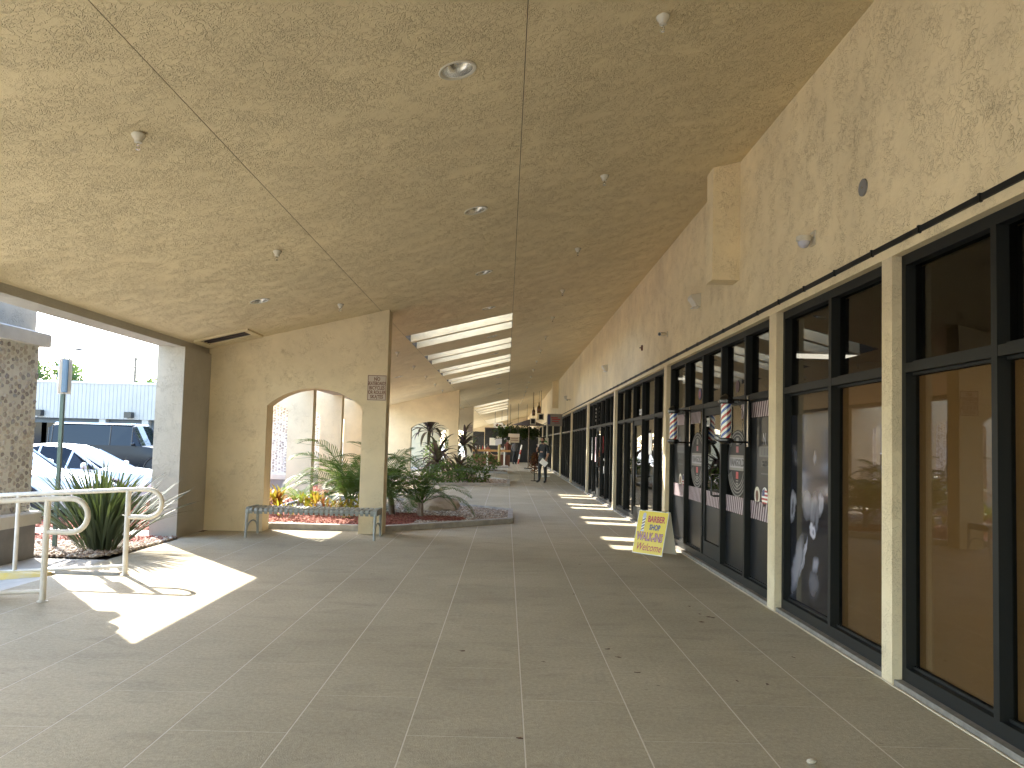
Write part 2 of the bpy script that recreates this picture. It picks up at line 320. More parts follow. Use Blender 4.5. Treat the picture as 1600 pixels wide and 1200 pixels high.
# columns of the open side
def column(y0, y1, label):
    w = thing('arcade_column', label, 'column', (-4.95, (y0+y1)/2, 0), group='columns on the open side'); h = (y1-y0)/2
    MB().box(-.2,.2,-h,h,0,2.789).build('shaft', M['pier'], w); return w
column(11.40, 12.43, 'rough stucco column beside the big spiky plant')
column(6.72, 7.18, 'stucco column just outside the left edge by the handrails')
column(3.2, 3.65, 'stucco column beside the camera on the open side'); column(-1.2, -.75, 'stucco column behind the camera on the open side'); column(-5.6, -5.1, 'last stucco column behind the camera')
# fins beyond the first arch wall, each with its own arch
def fin(Y, label, x0=-7.3, x1=-4.86):
    w = thing('fin_wall', label, 'wall', (0, Y, 0), group='outer walls seen through the first arch')
    a0, a1, zs, zc = x0+.55, x1-.62, 2.15, 2.38; pts = [(x0,0),(a0,0),(a0,zs)]
    cx = (a0+a1)/2; hw = (a1-a0)/2
    for i in range(1, 10): a = PI-PI*i/10; pts.append((cx+hw*math.cos(a), zs+(zc-zs)*math.sin(a)))
    pts += [(a1,zs),(a1,0),(x1,0),(x1,3.6),(x0,3.6)]
    MB().prism(pts, lambda x, z: (x,.3,z), lambda x, z: (x,0,z)).build('wall', M['wall'], w)
fin(19.5, 'nearest outer fin wall seen through the arch behind the bench'); fin(22.9, 'middle outer fin wall seen through the arch behind the bench'); fin(26.2, 'farthest outer fin wall seen through the arch')
# ------------------------------------------------------------------ mosaic piers
def stone_mesh(i):
    r = random.Random(i); n = r.choice((5,6,6,7)); pts = []
    for k in range(n):
        a = 2*PI*k/n+r.uniform(-.38,.38); q = r.uniform(.024,.044); pts.append((q*math.cos(a), q*math.sin(a)*r.uniform(.75,1)))
    g = MB(); n = len(pts); h = .014
    g.add([(x,y,0) for x, y in pts]+[(x*.86,y*.86,h) for x, y in pts], [tuple(range(n,2*n))]+[(k,(k+1)%n,n+(k+1)%n,n+k) for k in range(n)])
    return g
STG = [stone_mesh(i) for i in range(8)]; STM = [g.mesh('stone', M['stone']) for g in STG]
def pier(cx, cy, hx, hy, label, individual=False, zt=2.50):
    w = thing('mosaic_pier', label, 'pier', (cx, cy, 0), group='stone mosaic piers outside the arcade')
    MB().box(-hx-.05,hx+.05,-hy-.05,hy+.05,-.2,.40).build('plinth', M['plinth'], w)
    MB().bbox(-hx-.10,hx+.10,-hy-.08,hy+.08,.40,.55,.02).build('base_trim', M['trim'], w)
    MB().box(-hx,hx,-hy,hy,.55,zt).build('core', M['mortar'], w)
    MB().bbox(-hx-.09,hx+.09,-hy-.09,hy+.09,zt,zt+.16,.015).build('cap', M['trim'], w)
    MB().box(-hx+.03,hx-.03,-hy+.03,hy-.03,zt+.16,4.3).build('upper_shaft', M['pier'], w)
    jm = MB(); P = .074; cnt = 0
    faces = [((hx,0),(0,1),hy,(1,0)), ((0,-hy),(1,0),hx,(0,-1)), ((-hx,0),(0,-1),hy,(-1,0)), ((0,hy),(-1,0),hx,(0,1))]
    for fi, (o, t, hw, nn) in enumerate(faces):
        nu = int(2*hw/P); nv = int((zt-.56)/P)
        for a in range(nu):
            for b in range(nv):
                u = -hw+(a+.5)*2*hw/nu+random.uniform(-.011,.011); z = .565+(b+.5+(.5 if a%2 else 0)*.9)*(zt-.6)/nv+random.uniform(-.01,.01)
                if z > zt-.03: continue
                if random.random() < .06: continue
                c = Vector((o[0]+t[0]*u, o[1]+t[1]*u, z)); tt = Vector((t[0],t[1],0)); up = Vector((0,0,1)); an = random.uniform(0,2*PI)
                X = tt*math.cos(an)+up*math.sin(an); Yv = -tt*math.sin(an)+up*math.cos(an); N = X.cross(Yv); s = random.uniform(.7,1.12)
                if N.dot(Vector((nn[0],nn[1],0))) < 0: N = -N; Yv = -Yv; 
                R = Matrix((X, N.cross(X), N)).transposed()
                k = random.randrange(8)
                if individual and fi == 0 and cnt < 290:
                    ob = link('stone', STM[k], w); ob.matrix_local = Matrix.Translation(c) @ R.to_4x4() @ Matrix.Scale(s, 4); cnt += 1
                else: jm.add([c+R@(Vector(v)*s) for v in STG[k].v], STG[k].f)
    tag(jm.build('stonework', M['stone'], w), kind='stuff'); return w
pier(-5.98, 8.86, .38, .41, 'stone mosaic pier at the left edge beside the handrails', True)
pier(-5.95, 20.9, .36, .38, 'stone mosaic pier seen through the arch, left of the palm'); pier(-6.05, 25.0, .36, .38, 'second stone mosaic pier farther back through the arch')
pier(-5.98, 5.0, .38, .41, 'stone mosaic pier outside the left edge of view')
# ================================================================== shop side
bld = thing('shop_building', 'long tan stucco shop building on the right with its fascia wall and slim pillars', 'building', (WX, 0, 0))
def lb(name, x0, x1, y0, y1, z0, z1, m, parent, smooth=False): return MB().box(x0,x1,y0,y1,z0,z1).build(name, m, parent)
g = MB(); g.prism([(0,2.80),(.35,2.80),(.35,5.2),(0,cz(WX)+.02)], lambda x, z: (x,YF,z), lambda x, z: (x,YN,z)); g.build('fascia_wall', M['fascia'], bld)
g = MB(); g.box(-.016,-.001,YN,YF,2.862,2.898)
y = 1.0
while y < 30: g.box(-.022,-.001,y,y+.018,2.856,2.904); y += .62
g.build('conduit', M['bronze'], bld)
PIL = [(-7.3,.2),(-1.1,.2),(5.09,.14),(7.30,.20),(12.35,.20),(18.25,.20)]+[(24.4+6.15*k,.2) for k in range(10)]
for y, wd in PIL:
    MB().bbox(0,.16,y,y+wd,0,2.80,.0).build('pillar', M['pillar'], bld)
g = MB()
random.seed(3)
for i in range(len(PIL)-1):
    y0 = PIL[i][0]+PIL[i][1]; y1 = PIL[i+1][0]; g.box(.012,.15,y0,y1,-.0034,.035)
g.build('sill_curb', M['sill'], bld)
# wobbly cream paint edge along the sill
g = MB(); y = 2.0; pts = []
while y < 30: pts.append((-.012+random.uniform(-.004,.004), y, random.uniform(.002,.006))); y += .16
for a, b in zip(pts, pts[1:]):
    g.add([(a[0]-a[2],a[1],.0015),(b[0]-b[2],b[1],.0015),(b[0]+.006,b[1],.0015),(a[0]+.006,a[1],.0015),(a[0]-a[2]+.003,a[1],.006),(b[0]-b[2]+.003,b[1],.006),(b[0]+.006,b[1],.006),(a[0]+.006,a[1],.006)],[(0,1,5,4),(4,5,6,7),(1,2,6,5),(3,0,4,7)])
g.build('paint_edge', M['paintline'], bld)
lb('soffit_box', -.30, 0, 8.50, 8.77, 3.36, cz(WX-.3)+.07, M['fascia'], bld)
for yy in (38.5, 58.0): lb('soffit_box', -.30, 0, yy, yy+.5, 3.3, cz(WX-.3)+.07, M['fascia'], bld)
XF = WX+.065                                   # front of the frames
def shopfront(i, y0, y1, mull, label, door=None, glassm='glass', zt=2.05):
    s = thing('shopfront', label, 'shop window', (XF, y0, 0), group='dark framed shopfronts along the walkway'); L = y1-y0
    fr = MB(); w = .05; d = .11
    fr.box(0,d,0,L,2.73,2.80).box(0,d,0,L,.035,.12).box(0,d,0,w,.12,2.73).box(0,d,L-w,L,.12,2.73)
    ms = [m-y0 for m in mull]; 
    xs = [w/2]+sorted(ms)+[L-w/2]
    for m in ms: fr.box(-.006,d,m-w/2,m+w/2,.12,2.73)
    cells = list(zip(xs, xs[1:]))
    for a, b in cells:
        fr.box(-.003,d,a+w/2,b-w/2,zt-.03,zt+.03)
        for zz in (.12, zt+.03): fr.box(.045,.062,a+w/2,b-w/2,zz,zz+.018)          # glazing stops
        fr.box(.045,.062,a+w/2,b-w/2,zt-.048,zt-.03)
    f = fr.build('window_frame', M['bronze'], s)
    for k, (a, b) in enumerate(cells):
        MB().box(.065,.071,a+w/2,b-w/2,zt+.03,2.73).build('pane', M['glassdark'], f)
        if door is not None and k == door: continue
        MB().box(.065,.071,a+w/2,b-w/2,.12,zt-.03).build('pane', M[glassm], f)
    if door is not None:
        a, b = cells[door]; a += w/2; b -= w/2
        dd = MB(); dd.box(.012,.058,a+.004,a+.075,.04,zt-.034).box(.012,.058,b-.075,b-.004,.04,zt-.034).box(.012,.058,a+.075,b-.075,zt-.13,zt-.034).box(.012,.058,a+.075,b-.075,.04,.30)
        dr = dd.build('door', M['bronze'], s)
        MB().box(.032,.038,a+.075,b-.075,.30,zt-.13).build('pane', M[glassm], dr)
        h = MB(); hy = a+.055; h.tube([(.012,hy,1.18),(-.06,hy,1.18),(-.06,hy+.11,1.18),(-.06,hy+.11,.92),(-.06,hy,.92),(.012,hy,.92)], .012, 8); h.build('handle', M['black'], dr, 60)
        hg = MB()
        for zz in (.35, 1.05, 1.75): hg.box(-.008,.012,b-.012,b+.012,zz,zz+.13)
        hg.build('hinge', M['black'], dr)
    return s, f, cells
def plate(parent, name, pts, m, x=.0, th=.002):        # pts (y,z) in the shopfront's own frame, facing -X
    g = MB(); g.prism(pts, lambda y, z: (x+th, y, z), lambda y, z: (x, y, z)); return g.build(name, m, parent)
def ell(cy_, cz_, ry, rz_, n=28, a0=0, a1=2*PI): return [(cy_+ry*math.cos(a0+(a1-a0)*k/n), cz_+rz_*math.sin(a0+(a1-a0)*k/n)) for k in range(n if abs(a1-a0-2*PI) < 1e-6 else n+1)]
def stext(parent, name, txt, y, z, size, m, x, bold=0, xs=1, shear=0):
    o = link(name, text_mesh(txt, size, m, bold, shear, xs), parent, (x, y, z), (PI/2, 0, -PI/2)); return o
PX = .060
# bay beside the camera and the one behind it
shopfront(0, -7.1, -1.1, [-5.9,-4.7,-3.5,-2.3], 'shopfront behind the camera')
s0, f0, c0 = shopfront(1, -.9, 5.09, [.1,1.1,2.1,3.1,4.11], 'nearest shopfront, brown paper filling its lower panes')
lb('brown_backing', .09, .10, .05, 5.95, .13, 2.0, M['brown'], s0)
s1, f1, c1 = shopfront(2, 5.23, 7.30, [6.22], 'narrow shopfront with a brown papered pane and a black photo pane')
lb('brown_backing', .09, .10, .04, .975, .13, 2.0, M['brown'], s1)
y0 = 5.23; 
def photo_material():
    """soft edged black and white photo print made of blurred ellipses"""
    m = mat('black_white_photo', (.01,.01,.012), .08); gg = NG(m); geo = gg.n('ShaderNodeNewGeometry').outputs['Position']
    sx = gg.n('ShaderNodeSeparateXYZ'); gg.put(sx.inputs[0], geo); nz = gg.n('ShaderNodeTexNoise'); gg.put(nz.inputs['Vector'], geo); nz.inputs['Scale'].default_value = 9; nz.inputs['Detail'].default_value = 4
    sc_ = gg.n('ShaderNodeSeparateColor'); gg.put(sc_.inputs[0], nz.outputs['Color'])
    Y = gg.math('ADD', sx.outputs[1], gg.math('MULTIPLY', gg.math('SUBTRACT', sc_.outputs[0], .5), .11)); Z = gg.math('ADD', sx.outputs[2], gg.math('MULTIPLY', gg.math('SUBTRACT', sc_.outputs[1], .5), .11))
    acc = None
    B = [(7.20,.98,.075,.13,.3,.40,.5),(7.19,.97,.03,.07,.3,-.30,.5),(7.07,.47,.085,.25,.42,.30,.75),(6.93,.53,.022,.22,.42,.55,.6),(6.98,.42,.018,.2,.42,-.35,.6),(6.72,.80,.06,.072,0,.62,.35),(6.72,.81,.022,.03,0,-.3,.5),
         (6.85,1.02,.10,.11,-.5,.26,.9),(6.70,1.00,.06,.14,.3,.24,.8),(6.55,1.05,.05,.10,0,.40,.5),(6.62,.93,.035,.12,.2,.22,.8),(6.66,.53,.055,.06,.3,.34,.9),(6.70,.36,.10,.10,0,.14,1),(7.14,1.46,.05,.09,-.6,.10,1),(6.68,1.44,.035,.055,0,.22,.9)]
    for y_, z_, a_, b_, t_, w_, soft in B:
        dy = gg.math('SUBTRACT', Y, y_); dz = gg.math('SUBTRACT', Z, z_); c_, s_ = math.cos(t_), math.sin(t_)
        u = gg.math('DIVIDE', gg.math('ADD', gg.math('MULTIPLY', dy, c_), gg.math('MULTIPLY', dz, s_)), a_); v_ = gg.math('DIVIDE', gg.math('SUBTRACT', gg.math('MULTIPLY', dz, c_), gg.math('MULTIPLY', dy, s_)), b_)
        r_ = gg.math('SQRT', gg.math('ADD', gg.math('MULTIPLY', u, u), gg.math('MULTIPLY', v_, v_)))
        k_ = gg.math('MULTIPLY', gg.math('DIVIDE', gg.math('SUBTRACT', 1.0+soft*.5, r_), soft, True), w_); acc = k_ if acc is None else gg.math('ADD', acc, k_)
    gg.base(gg.mix(gg.math('MAXIMUM', gg.math('MINIMUM', acc, .8), 0.0), (.012,.013,.018), (.62,.62,.74))); return m
plate(f1, 'photo_print', [(6.245-y0,.13),(7.272-y0,.13),(7.272-y0,1.82),(6.245-y0,1.82)], photo_material(), .061, .002)
# barber shop bay
BY = 7.5
s2, f2, c2 = shopfront(3, BY, 12.35, [8.45,9.39,10.28,11.30], 'barber shop front with badges, stripes and door numbered 2221', door=2, glassm='glassdark')
def band(parent, a, b, z0, z1, x=PX):                   # diagonal striped vinyl band between a and b
    plate(parent, 'striped_band', [(a,z0),(b,z0),(b,z1),(a,z1)], M['band'], x, .0015)
    g = MB(); n = max(3, int((b-a)/.072)); p = (b-a)/n; sl = .055
    for k in range(n):
        q = a+k*p+.004; lo, hi = q, q+p*.42
        P = [(max(a,min(b,lo+sl)),z0),(max(a,min(b,hi+sl)),z0),(hi,z1),(lo,z1)]
        g.prism(P, lambda y, z: (x-.0015, y, z), lambda y, z: (x-.0025, y, z))
    g.build('dark_stripe', M['maroonblk'], parent)
M['film'] = mat('matt_black_film', (.011,.012,.014), .35, 0, .22); M['band'] = mat('stripe_band_pale', (.48,.40,.42), .5); M['maroonblk'] = mat('stripe_band_dark', (.05,.015,.025), .5)
for k, (a, b) in enumerate(c2):
    a += .03; b -= .03
    tgt = f2
    if k == 2: a += .09; b -= .09
    x = PX if k != 2 else .028
    band(tgt, a, b, .76, .95, x)
    if k in (0, 3): band(tgt, a if k == 0 else a+.35, b, 1.84, 2.00, x)
    if k in (1, 4): band(tgt, a, a+.3 if k == 1 else b, 1.84, 2.00, x)
    plate(tgt, 'window_film', [(a,.13 if k != 2 else .31),(b,.13 if k != 2 else .31),(b,.755),(a,.755)], M['film'], (.062 if k != 2 else .029), .0015)
    if k in (0, 4): plate(tgt, 'window_film', [(a,.96),(b,.96),(b,1.835),(a,1.835)], M['film'], .062, .0015)
def badge(cy_, cz_, r):
    plate(f2, 'badge_disc', ell(cy_, cz_, r, r), M['badge'], .062, .0015)
    g = MB()
    for rr in (.96, .86, .76, .66):
        o = ell(cy_, cz_, r*rr, r*rr, 40, PI*1.12, PI*1.88); i_ = ell(cy_, cz_, r*(rr-.035), r*(rr-.035), 40, PI*1.12, PI*1.88)[::-1]
        g.prism(o+i_, lambda y, z: (.0615, y, z), lambda y, z: (.0600, y, z))
        if rr > .8:
            o = ell(cy_, cz_, r*rr, r*rr, 40, PI*.2, PI*.8); i_ = ell(cy_, cz_, r*(rr-.03), r*(rr-.03), 40, PI*.2, PI*.8)[::-1]
            g.prism(o+i_, lambda y, z: (.0615, y, z), lambda y, z: (.0600, y, z))
    g.build('badge_ring', M['badgeline'], f2)
    plate(f2, 'badge_banner', [(cy_-r*.8,cz_-.075),(cy_+r*.8,cz_-.075),(cy_+r*.8,cz_+.10),(cy_-r*.8,cz_+.10)], M['badgeline'], .0600, .0015)
    plate(f2, 'badge_banner', [(cy_-r*.74,cz_-.045),(cy_+r*.74,cz_-.045),(cy_+r*.74,cz_+.07),(cy_-r*.74,cz_+.07)], M['grey1'], .0580, .0015)
    stext(f2, 'badge_lettering', 'VANGOLD', cy_, cz_+.012, .115, M['grey3'], .0565, .004, .95)
    for z0, z1, mm in ((.13,.20,M['maroon']),(.22,.30,M['badgeline']),(-.17,-.09,M['red']),(-.20,-.185,M['badgeline']),(-.235,-.215,M['badgeline']),(-.27,-.25,M['badgeline'])):
        plate(f2, 'badge_emblem', [(cy_-.045,cz_+z0),(cy_+.045,cz_+z0),(cy_+.045,cz_+z1),(cy_-.045,cz_+z1)], mm, .0600, .0012)
M['badge'] = mat('badge_grey', (.016,.017,.020), .5, 0, .2); M['badgeline'] = mat('badge_line', (.19,.185,.175), .5)
M['grey_mid'] = mat('muted_grey_print', (.13,.13,.13), .5)
badge(8.93-BY, 1.325, .39); badge(10.80-BY, 1.325, .39)
stext(f2, 'door_number', '2221', 10.13-BY, 1.83, .15, M['white'], .027, .005, .8)
for yy, zz in ((8.10,1.01), (11.72,1.01)):
    plate(f2, 'round_sticker', ell(yy-BY+.11, zz, .088, .095), M['offwhite'], .0600, .0015); plate(f2, 'sticker_centre', ell(yy-BY+.11, zz, .045, .058), M['brownprint'], .0580, .0015)
    plate(f2, 'round_sticker', ell(yy-BY-.13, zz, .095, .10), M['white'], .0600, .0015)
    for q in range(4):
        z_ = zz-.07+.04*q; h = math.sqrt(max(0, .1**2-(z_-zz)**2))*.93
        plate(f2, 'flag_stripe', [(yy-BY-.13-h,z_),(yy-BY-.13+(h if q < 2 else 0),z_),(yy-BY-.13+(h if q < 2 else 0),z_+.02),(yy-BY-.13-h,z_+.02)], M['red'], .0580, .0015)
    plate(f2, 'flag_canton', [(yy-BY-.13,zz+.01),(yy-BY-.05,zz+.01),(yy-BY-.06,zz+.06),(yy-BY-.13,zz+.092)], M['navy'], .0575, .0015)
for yy in (7.93, 11.85):
    stext(f2, 'window_lettering', 'N', yy-BY+.06, 1.60, .17, M['grey1'], .0600, .002, .8)
    plate(f2, 'lettering_panel', [(yy-BY-.28,1.42),(yy-BY+.22,1.42),(yy-BY+.22,1.53),(yy-BY-.28,1.53)], M['grey_mid'], .0600, .0012)
    for q in range(5): plate(f2, 'lettering_stroke', [(yy-BY-.24+.09*q,1.44),(yy-BY-.19+.09*q,1.44),(yy-BY-.19+.09*q,1.51),(yy-BY-.24+.09*q,1.51)], M['grey3'], .0585, .001)
    stext(f2, 'window_lettering', 'SENIORS', yy-BY-.02, 1.35, .10, M['grey_mid'], .0600, .0, .85)
    plate(f2, 'lettering_stroke', [(yy-BY-.2,1.24),(yy-BY+.16,1.24),(yy-BY+.16,1.255),(yy-BY-.2,1.255)], M['grey3'], .0600, .001)
plate(f2, 'round_sticker', ell(1.45, 2.22, .07, .07), M['maroonblk'], .0600, .0012); plate(f2, 'round_sticker', ell(3.2, 2.24, .08, .08), M['navy'], .0600, .0012); plate(f2, 'sticker_centre', ell(3.2, 2.24, .05, .05), M['maroon'], .0585, .0012)
# further bays
B3 = 12.55
s3, f3, c3 = shopfront(4, B3, 18.25, [13.65,14.9,15.95,17.1], 'shopfront after the barber shop with clear panes and door 2223', door=2)
stext(f3, 'door_number', '2223', 15.45-B3, 2.18, .15, M['white'], .060, .006, .9)
plate(f3, 'paper_notice', [(14.2-B3,1.35),(14.5-B3,1.35),(14.5-B3,1.75),(14.2-B3,1.75)], M['white'], .060, .0012)
B4 = 18.45
s4, f4, c4 = shopfront(5, B4, 24.40, [19.4,20.4,21.4,22.4,23.4], 'dark shopfront with tall red and white posters on its panes', door=3, glassm='glassdark')
for yy, z0, z1, w_, mm in ((24.0,1.05,1.75,.22,'white'),(23.1,1.02,1.75,.22,'pink'),(20.55,1.05,1.78,.25,'white'),(22.2,1.2,1.3,.3,'white'),(22.2,1.38,1.46,.3,'white'),(21.1,.75,.95,.12,'white'),(21.1,1.1,1.15,.12,'white'),(21.3,1.3,1.75,.08,'red'),(19.6,1.2,1.3,.2,'grey2')):
    plate(f4, 'poster', [(yy-w_/2-B4,z0),(yy+w_/2-B4,z0),(yy+w_/2-B4,z1),(yy-w_/2-B4,z1)], M[mm], .058, .0015)
for yy in (20.9,21.6,22.4,23.2):
    for q in range(4): plate(f4, 'window_mark', [(yy-.03-B4,2.22+.11*q),(yy+.03-B4,2.22+.11*q),(yy+.03-B4,2.28+.11*q),(yy-.03-B4,2.28+.11*q)], M['offwhite'], .058, .001)
lab = ['dark shopfront between the poster windows and the standing man','dark shopfront just behind the standing man','dark shopfront beyond the standing man, with a red marked sign before it']
for k in range(9):
    y0_ = PIL[6+k][0]+.2; y1_ = PIL[7+k][0]
    shopfront(6+k, y0_, y1_, [y0_+.99*q for q in range(1, 6)], lab[k] if k < 3 else 'small dark shopfront far down the row, number %s past the standing man' % ['one','two','three','four','five','six'][k-3], glassm='glassdark')
# interior
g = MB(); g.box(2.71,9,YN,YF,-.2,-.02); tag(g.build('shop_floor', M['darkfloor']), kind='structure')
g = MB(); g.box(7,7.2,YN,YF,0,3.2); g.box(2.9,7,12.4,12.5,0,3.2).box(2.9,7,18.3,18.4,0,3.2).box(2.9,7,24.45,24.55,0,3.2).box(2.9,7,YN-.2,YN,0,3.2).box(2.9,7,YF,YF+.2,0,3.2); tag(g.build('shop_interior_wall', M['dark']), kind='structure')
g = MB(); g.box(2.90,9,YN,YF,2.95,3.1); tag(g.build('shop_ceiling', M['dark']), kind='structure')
for k, (xx, yy) in enumerate(((4.55,11.6),(4.0,16.0))):
    t = thing('ceiling_lamp', ['lit lamp panel inside, seen through the glass over the photo pane','lit lamp panel inside the shop numbered 2223'][k], 'lamp', (xx,yy,2.949))
    MB().box(-.6,.6,-.3,.3,-.03,0).build('housing', M['white'], t); MB().box(-.57,.57,-.27,.27,-.034,-.03).build('diffuser', M['troffer'], t)
# roof plane closing the building volume
g = MB(); g.box(2.75,9.2,YN,YF,4.9,5.2); tag(g.build('roof', M['pier']), kind='structure')

# ------------------------------------------------------------------ ceiling fixtures
def sprinkler():
    t = thing('sprinkler_head', 'x', 'sprinkler', group='white fire sprinklers under the ceiling')
    MB().lathe([(.012,-.002),(.047,-.002),(.046,-.008),(.040,-.024),(.026,-.040),(.025,-.058),(.014,-.062)], n=20).build('escutcheon', M['offwhite'], t, 40)
    g = MB(); g.tube([(0,0,-.06),(0,0,-.078)], .008, 8); g.tube([(-.011,0,-.074),(-.012,0,-.092),(0,0,-.102)], .0028, 6); g.tube([(.011,0,-.074),(.012,0,-.092),(0,0,-.102)], .0028, 6)
    g.lathe([(.003,-.104),(.014,-.103),(.014,-.1055),(.003,-.106)], n=12); g.build('nozzle', M['chrome'], t); return t
sp = sprinkler(); KIDS[sp.name] = kids(sp); first = True
rowR = [1.9]+[4.93+3.02*k for k in range(17)]; rowL = [2.0,5.03,8.13,11.27]+[17.2+3.07*k for k in range(5)]+[34.5,37.6,40.7,43.7]
for row, xx, nm in ((rowR, .95, 'row on the right of the ceiling seam'), (rowL, -2.47, 'row on the left of the ceiling seam')):
    for k, yy in enumerate(row):
        lbl = ('%s sprinkler from the camera in the %s' % (ORD[k], nm)) if k else 'sprinkler above the camera in the %s' % nm
        if first: sp.location = (xx,yy,cz(xx)); sp['label'] = lbl; first = False
        else: dup(sp, (xx,yy,cz(xx)), None, lbl)
# recessed lights: real holes in the ceiling
LI = [(-.39,y) for y in (2.1,5.07,8.2,11.23,14.2,17.97,21.5,25.05,29.2,32.3,35.3,38.3)]+[(-3.26,10.08),(-3.26,4.6),(-3.1,22.0)]
g = MB()
for x, y in LI: g.lathe([(.105,-.3),(.105,.17)], (x,y,cz(x)), 24)
cut = g.build('cutter', M['white'])
for o in [c for c in bpy.data.objects if c.name.startswith('slotted_panel') or c is ceil]:
    md = o.modifiers.new('b', 'BOOLEAN'); md.operation = 'DIFFERENCE'; md.object = cut; md.solver = 'EXACT'
    dg = bpy.context.evaluated_depsgraph_get(); me = bpy.data.meshes.new_from_object(o.evaluated_get(dg)); o.modifiers.clear(); o.data = me
bpy.data.objects.remove(cut)
def downlight():
    t = thing('recessed_light', 'x', 'ceiling light', group='recessed round lights in the ceiling'); sl = .247
    tilt = lambda mb: [setattr(mb, 'v', [(x, y, z+sl*x) for x, y, z in mb.v])]
    g = MB(); g.lathe([(.101,-.001),(.126,-.001),(.127,-.006),(.121,-.010),(.104,-.006),(.101,-.001)], n=32, cap=False); tilt(g); g.build('trim_ring', M['offwhite'], t, 40)
    g = MB(); g.lathe([(.102,-.004),(.100,.02),(.088,.06),(.060,.085),(.0,.09)], n=32, cap=False); g.v = [(x, y, z+(sl*x if z < .03 else sl*x*.3)) for x, y, z in g.v]; g.build('reflector', M['chrome'], t, True)
    MB().lathe([(.0,.045),(.020,.048),(.026,.065),(.018,.085)], n=12).build('bulb', M['white'], t, True); return t
dl = downlight(); KIDS[dl.name] = kids(dl)
nm = {12:'recessed light on the left, above the dark ceiling vent', 13:'recessed light on the left, above the camera', 14:'recessed light beyond the first arch wall, left of the seam'}
for k, (x, y) in enumerate(LI):
    lbl = nm.get(k) or ('recessed light above the camera' if k == 0 else '%s recessed light in the middle row' % ORD[k-1])
    if k == 0: dl.location = (x,y,cz(x)); dl['label'] = lbl
    else: dup(dl, (x,y,cz(x)), None, lbl)
# vent
v = thing('ceiling_vent', 'cream framed ceiling vent with dark slot, hanging ajar near the left beam', 'vent', (-4.3,11.93,cz(-4.3))); sl = .247
def sk_(mb): mb.v = [(x, y, z+sl*x) for x, y, z in mb.v]; return mb
g = MB(); g.box(-.40,.40,-.37,-.31,-.03,-.001).box(-.40,.40,.10,.37,-.03,-.001).box(-.40,-.33,-.31,.10,-.03,-.001).box(.33,.40,-.31,.10,-.03,-.001); sk_(g).build('frame', M['ceil'], v)
sk_(MB().box(-.33,.33,-.31,.10,-.006,-.002)).build('opening', M['louver'], v)
for k in range(3): sk_(MB().box(-.32,.32,-.28+.12*k,-.26+.12*k,-.024,-.007)).build('slat', M['louver'], v)
g = MB(); g.add([(-.37,-.33,-.035-.0),(.37,-.33,-.035),(.37,.05,-.012),(-.37,.05,-.012)], [(0,1,2,3),(3,2,1,0)]); 
# ------------------------------------------------------------------ things on the fascia
def wall_lamp(y, z, label, sc=1):
    t = thing('wall_lamp', label, 'wall lamp', (WX, y, z), group='wedge shaped wall lamps on the fascia')
    g = MB(); g.prism([(0,-.09),(-.055,-.075),(-.13,.03),(-.13,.065),(0,.09)], lambda x, z: (x,-.11,z), lambda x, z: (x,.11,z)); g.build('housing', M['offwhite'], t)
    MB().box(-.10,-.02,-.085,.085,-.094,-.088).build('lens', M['white'], t); t.scale = (sc,)*3
wall_lamp(10.3, 3.46, 'white wedge shaped wall lamp on the fascia above the barber shop'); wall_lamp(19.8, 3.48, 'pale wall lamp on the fascia above the poster windows'); wall_lamp(33.0, 3.5, 'small wall lamp on the fascia far above the standing man')
t = thing('camera_dome', 'white dome security camera on the fascia near the round grey plate', 'camera', (WX, 6.41, 3.24))
MB().lathe([(.035,.02),(.06,.015),(.062,-.02),(.05,-.03)], (-.085,0,.03), 20).build('cap', M['offwhite'], t, 40); MB().lathe([(.05,-.03),(.047,-.05),(.03,-.075),(.0,-.085)], (-.085,0,.03), 20, False).build('dome', M['grey2'], t, True)
MB().box(-.09,0,-.03,.03,.035,.055).build('bracket', M['offwhite'], t); MB().bbox(-.012,0,-.05,.05,-.03,.09,.002).build('base_plate', M['offwhite'], t)
t = thing('blank_plate', 'round grey blank plate on the fascia above the second pillar', 'cover plate', (WX, 5.50, 3.40)); g = MB(); n = 28
g.prism([(.062*math.cos(2*PI*k/n), .062*math.sin(2*PI*k/n)) for k in range(n)], lambda a, b: (0,a,b), lambda a, b: (-.012,a,b)); g.build('plate', mat('grey_cover', (.20,.20,.20), .6), t)
MB().tube([(-.011,0,0),(-.016,0,0)], .006, 8).build('screw', M['chrome'], t)
def bullet(y, z, label):
    t = thing('bullet_camera', label, 'camera', (WX, y, z), group='small bullet cameras on the fascia')
    MB().tube([(-.05,.02,0),(-.15,-.09,-.02)], .032, 14).build('body', M['offwhite'], t, 40); MB().tube([(-.15,-.09,-.02),(-.153,-.093,-.0206)], .026, 14).build('lens', M['black'], t)
    MB().tube([(0,.03,.0),(-.055,.02,0)], .014, 8).build('arm', M['offwhite'], t); MB().tube([(0,.03,0),(-.012,.03,0)], .045, 14).build('base', M['offwhite'], t)
bullet(12.3, 3.30, 'small white bullet camera on the fascia left of the wedge lamp'); bullet(31.0, 3.3, 'tiny white bullet camera on the fascia above the far shopfronts')
t = thing('nail_bracket', 'tiny rusty bracket on the fascia above the striped poles', 'bracket', (WX, 14.6, 3.36)); MB().box(-.03,0,-.02,.02,-.05,.05).box(-.06,-.03,-.012,.012,-.01,.01).build('bracket', M['brownprint'], t)
